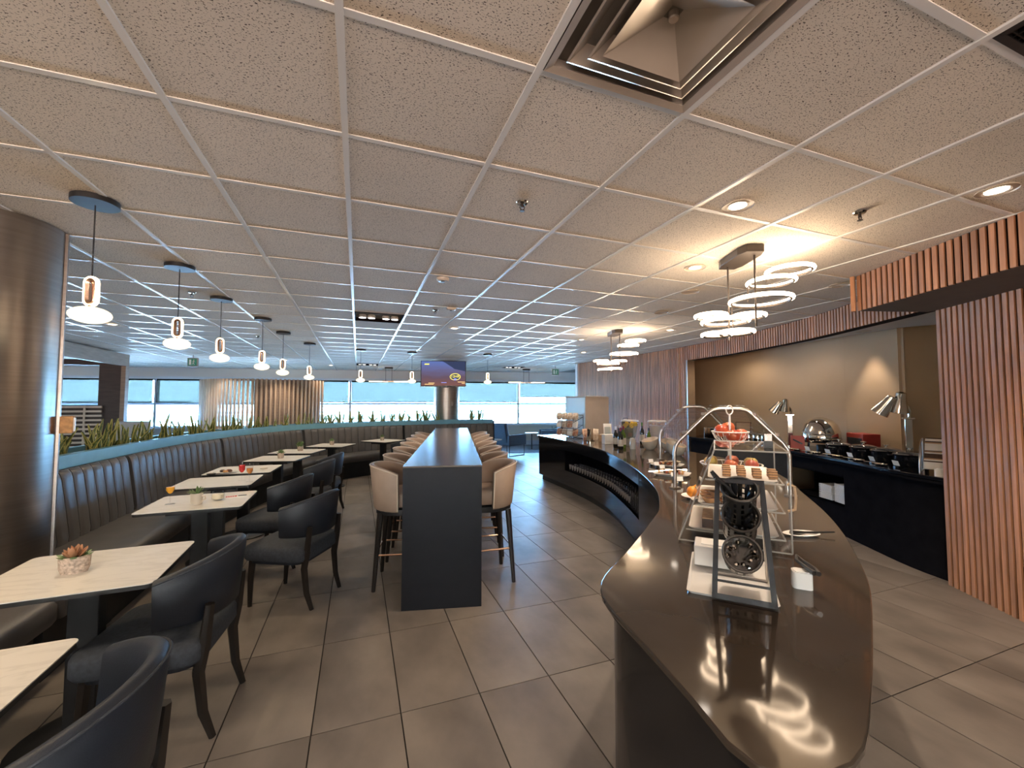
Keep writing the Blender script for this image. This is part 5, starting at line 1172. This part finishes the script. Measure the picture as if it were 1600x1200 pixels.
mb = MB(); mb.box((0, .0, .004), (.13, .07, .008)); mb.build('base', 'acredge', t, 0); mb = MB(); mb.box((0, 0, .16), (.13, .004, .30), R=Matrix.Rotation(-.12, 4, 'X')); cdm = mb.build('card', 'paper', t, 0)
mb = MB(); mb.box((0, -.0045, .16), (.10, .002, .20), R=Matrix.Rotation(-.12, 4, 'X')); mb.build('print_block', 'boxpale', cdm, 0)
t = thing('coffee_grinder', 'small black coffee appliance behind the bottles', 'appliance', (4.10, 5.72, CH), .1)
mb = MB(); mb.box((0, 0, .12), (.17, .20, .24)); mb.build('body', 'blackplastic', t, 0, bev=.012); mb = MB(); mb.lathe([(.05, .24), (.075, .33), (.07, .34)], 18); mb.build('hopper', 'black', t)
mb = MB(); mb.tube([(-.05, 0, .34), (-.05, 0, .39), (.04, 0, .40), (.05, 0, .34)], .006, 6); mb.build('handle', 'black', t); mb = MB(); mb.box((0, -.102, .13), (.08, .004, .06)); mb.build('front_plate', 'foil', t, 0)

# ------------------------------------------------------------------ hot food on the back counter
def heat_lamp(lab, x, y, rz, h, sc):
    t = thing('heat_lamp', lab, 'heat lamp', (x, y, CH), rz, 'chrome heat lamps on the serving counter')
    mb = MB(); mb.prism(rsq(.16, .16, .02), 0, .02); mb.build('base', 'chrome', t, 30)
    mb = MB(); mb.box((0, 0, h/2), (.065, .05, h)); mb.build('post', 'chrome', t, 0, bev=.006)
    mb = MB(); mb.box((0, 0, h+.006), (.10, .08, .014)); mb.build('post_cap', 'chrome', t, 0)
    mb = MB(); mb.tube([(.01, 0, h), (.02, 0, h+.08*sc), (.0, -.01, h+.14*sc), (-.06, -.02, h+.18*sc)], .014, 8); mb.build('gooseneck', 'chrome', t)
    for dx, dy, dz, tx, ty in ((-.07, -.03, .16, .25, .10), (-.20, -.05, .13, .2, .55)):
        mb = MB(); mb.T = Matrix.Translation((dx*sc, dy*sc, h+dz*sc)) @ Matrix.Rotation(ty, 4, 'Y') @ Matrix.Rotation(tx, 4, 'X')
        mb.lathe([(.022*sc, .13*sc), (.045*sc, .125*sc), (.052*sc, .06*sc), (.085*sc, -.07*sc), (.088*sc, -.085*sc), (.082*sc, -.085*sc), (.08*sc, -.07*sc), (.045*sc, .06*sc), (0, .10*sc)], 24, cap=False); hd_ = mb.build('shade', 'chrome', t, 50)
        mb = MB(); mb.T = Matrix.Translation((dx*sc, dy*sc, h+dz*sc)) @ Matrix.Rotation(ty, 4, 'Y') @ Matrix.Rotation(tx, 4, 'X'); mb.ball((0, 0, -.01*sc), .035*sc, 12, 8); mb.build('bulb', 'white', hd_)
heat_lamp('chrome twin-headed heat lamp beside the domed chafing dish', 5.95, 4.30, -.9, .46, .82); heat_lamp('larger chrome twin-headed heat lamp behind the black pots', 5.86, 2.86, -.9, .46, 1.05)
t = thing('chafing_dish', 'domed roll-top chrome chafing dish', 'chafing dish', (6.0, 3.90, CH), -1.0)
mb = MB(); mb.lathe([(.22, .10), (.235, .12), (.235, .16), (.22, .17)], 36); mb.build('pan', 'chrome', t, 40)
mb = MB(); mb.lathe([(.225, .17), (.22, .25), (.187, .34), (.127, .405), (.055, .44), (0, .445)], 36, cap=False); mb.build('dome_lid', 'chrome', t, 60)
for a in (.8, 2.4, 3.9, 5.5): mb = MB(); mb.tube([(.19*math.cos(a), .19*math.sin(a), .12), (.21*math.cos(a), .21*math.sin(a), 0)], .014, 8); mb.build('leg', 'chrome', t)
mb = MB(); mb.tube([(-.12, -.18, .22), (-.12, -.235, .22), (.0, -.25, .22), (.12, -.235, .22), (.12, -.18, .22)], .007, 8); mb.build('handle', 'chrome', t)
mb = MB(); mb.lathe([(.06, .0), (.06, .06), (.05, .065)], 16); mb.build('burner', 'blackplastic', t)
t = thing('red_box', 'red metal box behind the chafing dish', 'box', (6.08, 3.44, CH), -.5+PI/2)
mb = MB(); mb.box((0, 0, .125), (.32, .20, .25)); mb.build('body', 'redbox', t, 0, bev=.006); mb = MB(); mb.box((0, .102, .11), (.27, .006, .17)); mb.build('front_panel', 'blackplastic', t, 0); mb = MB(); mb.box((0, -.102, .11), (.27, .006, .17)); mb.build('front_panel', 'blackplastic', t, 0)
t = thing('red_sign_holder', 'red folded card standing before the chafing dish', 'card', (5.70, 4.02, CH), -.95)
mb = MB(); mb.loft([[(-.08, -.04, 0), (.08, -.04, 0), (.08, .04, 0), (-.08, .04, 0)], [(-.08, -.006, .19), (.08, -.006, .19), (.08, .006, .19), (-.08, .006, .19)]]); mb.build('card', 'redbox', t, 0)
mb = MB(); mb.box((.0, -.03, .11), (.12, .004, .02), R=Matrix.Rotation(.5, 4, 'Y')); mb.build('dark_stripe', 'blackplastic', t, 0)
for k, (x, y, lab) in enumerate([(5.74, 3.52, 'black pot with glass lid nearest the chafing dish'), (5.64, 3.19, 'second black lidded pot from the chafing dish'), (5.48, 2.88, 'third black lidded pot from the chafing dish'), (5.30, 2.58, 'fourth black lidded pot beside the packet rack')]):
    t = thing('soup_pot', lab, 'pot', (x, y, CH), k*.4, 'black lidded pots on the serving counter')
    mb = MB(); mb.lathe([(.127, 0), (.132, .01), (.132, .10), (.142, .11), (.137, .115), (.122, .11), (.122, .02), (0, .015)], 30, cap=False); mb.build('pot', 'cface', t, 40)
    mb = MB(); mb.lathe([(.132, .117), (.124, .130), (.08, .148), (.02, .155), (0, .155)], 30, cap=False); mb.build('lid', 'smoke', t, 60); mb = MB(); mb.ring((0, 0, .117), .132, .005, 36, 6); mb.build('lid_rim', 'chrome', t)
    mb = MB(); mb.lathe([(.012, .155), (.012, .168), (.030, .172), (.030, .182), (0, .186)], 16, cap=False); mb.build('knob', 'chrome', t)
    for sg in (-1, 1): mb = MB(); mb.tube([(sg*.13, -.03, .085), (sg*.152, -.027, .085), (sg*.152, .027, .085), (sg*.13, .03, .085)], .007, 6); mb.build('handle', 'blackplastic', t)
    mb = MB(); mb.lathe([(.12, .08), (0, .085)], 20, cap=False); mb.build('soup', 'choc', t)
for k, off in enumerate((.62, .95, 1.28, 1.62, 1.95)):
    p, a = BCv.at(off, -.14); t = thing('price_card', 'white card leaning in a clip on the serving counter edge, %s from the packet rack' % ['first', 'second', 'third', 'fourth', 'fifth'][k], 'card', (p.x, p.y, CH), a+PI/2+PI/2, 'cards on the serving counter')
    mb = MB(); mb.box((0, 0, .008), (.03, .03, .016)); mb.build('clip', 'blackplastic', t, 0); mb = MB(); mb.box((0, .0, .045), (.075, .003, .05), R=Matrix.Rotation(.35, 4, 'X')); mb.build('card', 'paper', t, 0)
    p, a = BCv.at(off+.16, -.12); t = thing('ladle_rest', 'shiny spoon rest with ladle on the serving counter edge, %s from the packet rack' % ['first', 'second', 'third', 'fourth', 'fifth'][k], 'spoon rest', (p.x, p.y, CH), a+.3, 'ladle rests on the serving counter')
    mb = MB(); mb.lathe([(.03, 0), (.055, .012), (.052, .014), (.028, .004), (0, .003)], 18, cap=False); mb.build('rest', 'chrome', t); mb = MB(); mb.tube([(-.03, 0, .012), (.0, 0, .016), (.16, .03, .022)], [.014, .005, .004], 6); mb.build('ladle', 'chrome', t)
t = thing('packet_rack', 'quarter-round wire rack of condiment packets by the slat wall', 'rack', (5.02, 2.26, CH), .35)
mb = MB()
for yy in (-.09, .09):
    pts = [(-.17+.001, yy, 0)]+[(.14-.31*math.cos(PI/2*i/10), yy, .30*math.sin(PI/2*i/10)) for i in range(11)]+[(.14, yy, 0)]; mb.tube(pts, .006, 6)
    mb.tube([(-.17, yy, .004), (.14, yy, .004)], .005, 6); mb.tube([(-.02, yy, 0), (-.02, yy, .26)], .004, 6)
mb.build('wire_frame', 'satin', t)
for j, (dx, z) in enumerate(((-.06, .03), (.03, .10), (.08, .19))):
    for q in range(6): mb = MB(); mb.box((dx+.016*q-.03, 0, z+.035+.01*q), (.010, .14, .07), R=Matrix.Rotation(.5, 4, 'Y')); mb.build('packet', ['paper', 'choc', 'paper', 'icing', 'choc', 'paper'][(j+q) % 6], t, 0)
t = thing('white_dish', 'white ceramic dish on the counter corner beside slat wall', 'dish', (4.81, 2.12, CH), .4)
mb = MB(); mb.prism(rsq(.12, .10, .02), 0, .06); mb.build('dish', 'white', t, 40); mb = MB(); mb.prism(rsq(.09, .07, .015), .06, .063); mb.build('contents', 'paper', t, 0)
t = thing('toaster', 'small steel toaster at the left end of serving counter', 'toaster', (6.0, 5.75, CH), -1.2)
mb = MB(); mb.prism(rsq(.30, .18, .04), .01, .20); mb.build('body', 'chrome', t, 40, bev=.01); mb = MB(); mb.box((0, 0, .202), (.22, .03, .004)); mb.build('slot', 'black', t, 0); mb = MB(); mb.prism(rsq(.28, .16, .03), 0, .01); mb.build('base', 'blackplastic', t, 0)
t = thing('picture_frame', 'small black framed notice standing on serving counter', 'frame', (6.25, 5.35, CH), -1.1)
mb = MB(); mb.box((0, 0, .16), (.24, .012, .30), R=Matrix.Rotation(-.1, 4, 'X')); mb.build('border', 'black', t, 0); mb = MB(); mb.box((0, -.008, .16), (.21, .004, .27), R=Matrix.Rotation(-.1, 4, 'X')); mb.build('notice', 'beige', t, 0)
for k, (x, y, lab) in enumerate([(5.92, 4.98, 'left steel canister on the serving counter'), (5.90, 4.80, 'second steel canister on the serving counter'), (5.86, 4.62, 'third steel canister on the serving counter')]):
    t = thing('canister', lab, 'canister', (x, y, CH), 0, 'steel canisters on the serving counter')
    mb = MB(); mb.lathe([(.06, 0), (.062, .01), (.062, .13), (.06, .14)], 22); mb.build('body', 'chrome', t); mb = MB(); mb.lathe([(.063, .14), (.06, .155), (.01, .16)], 22); mb.build('lid', 'black' if k % 2 else 'chrome', t); mb = MB(); mb.ball((0, 0, .17), .012, 10, 6); mb.build('knob', 'chrome', t)
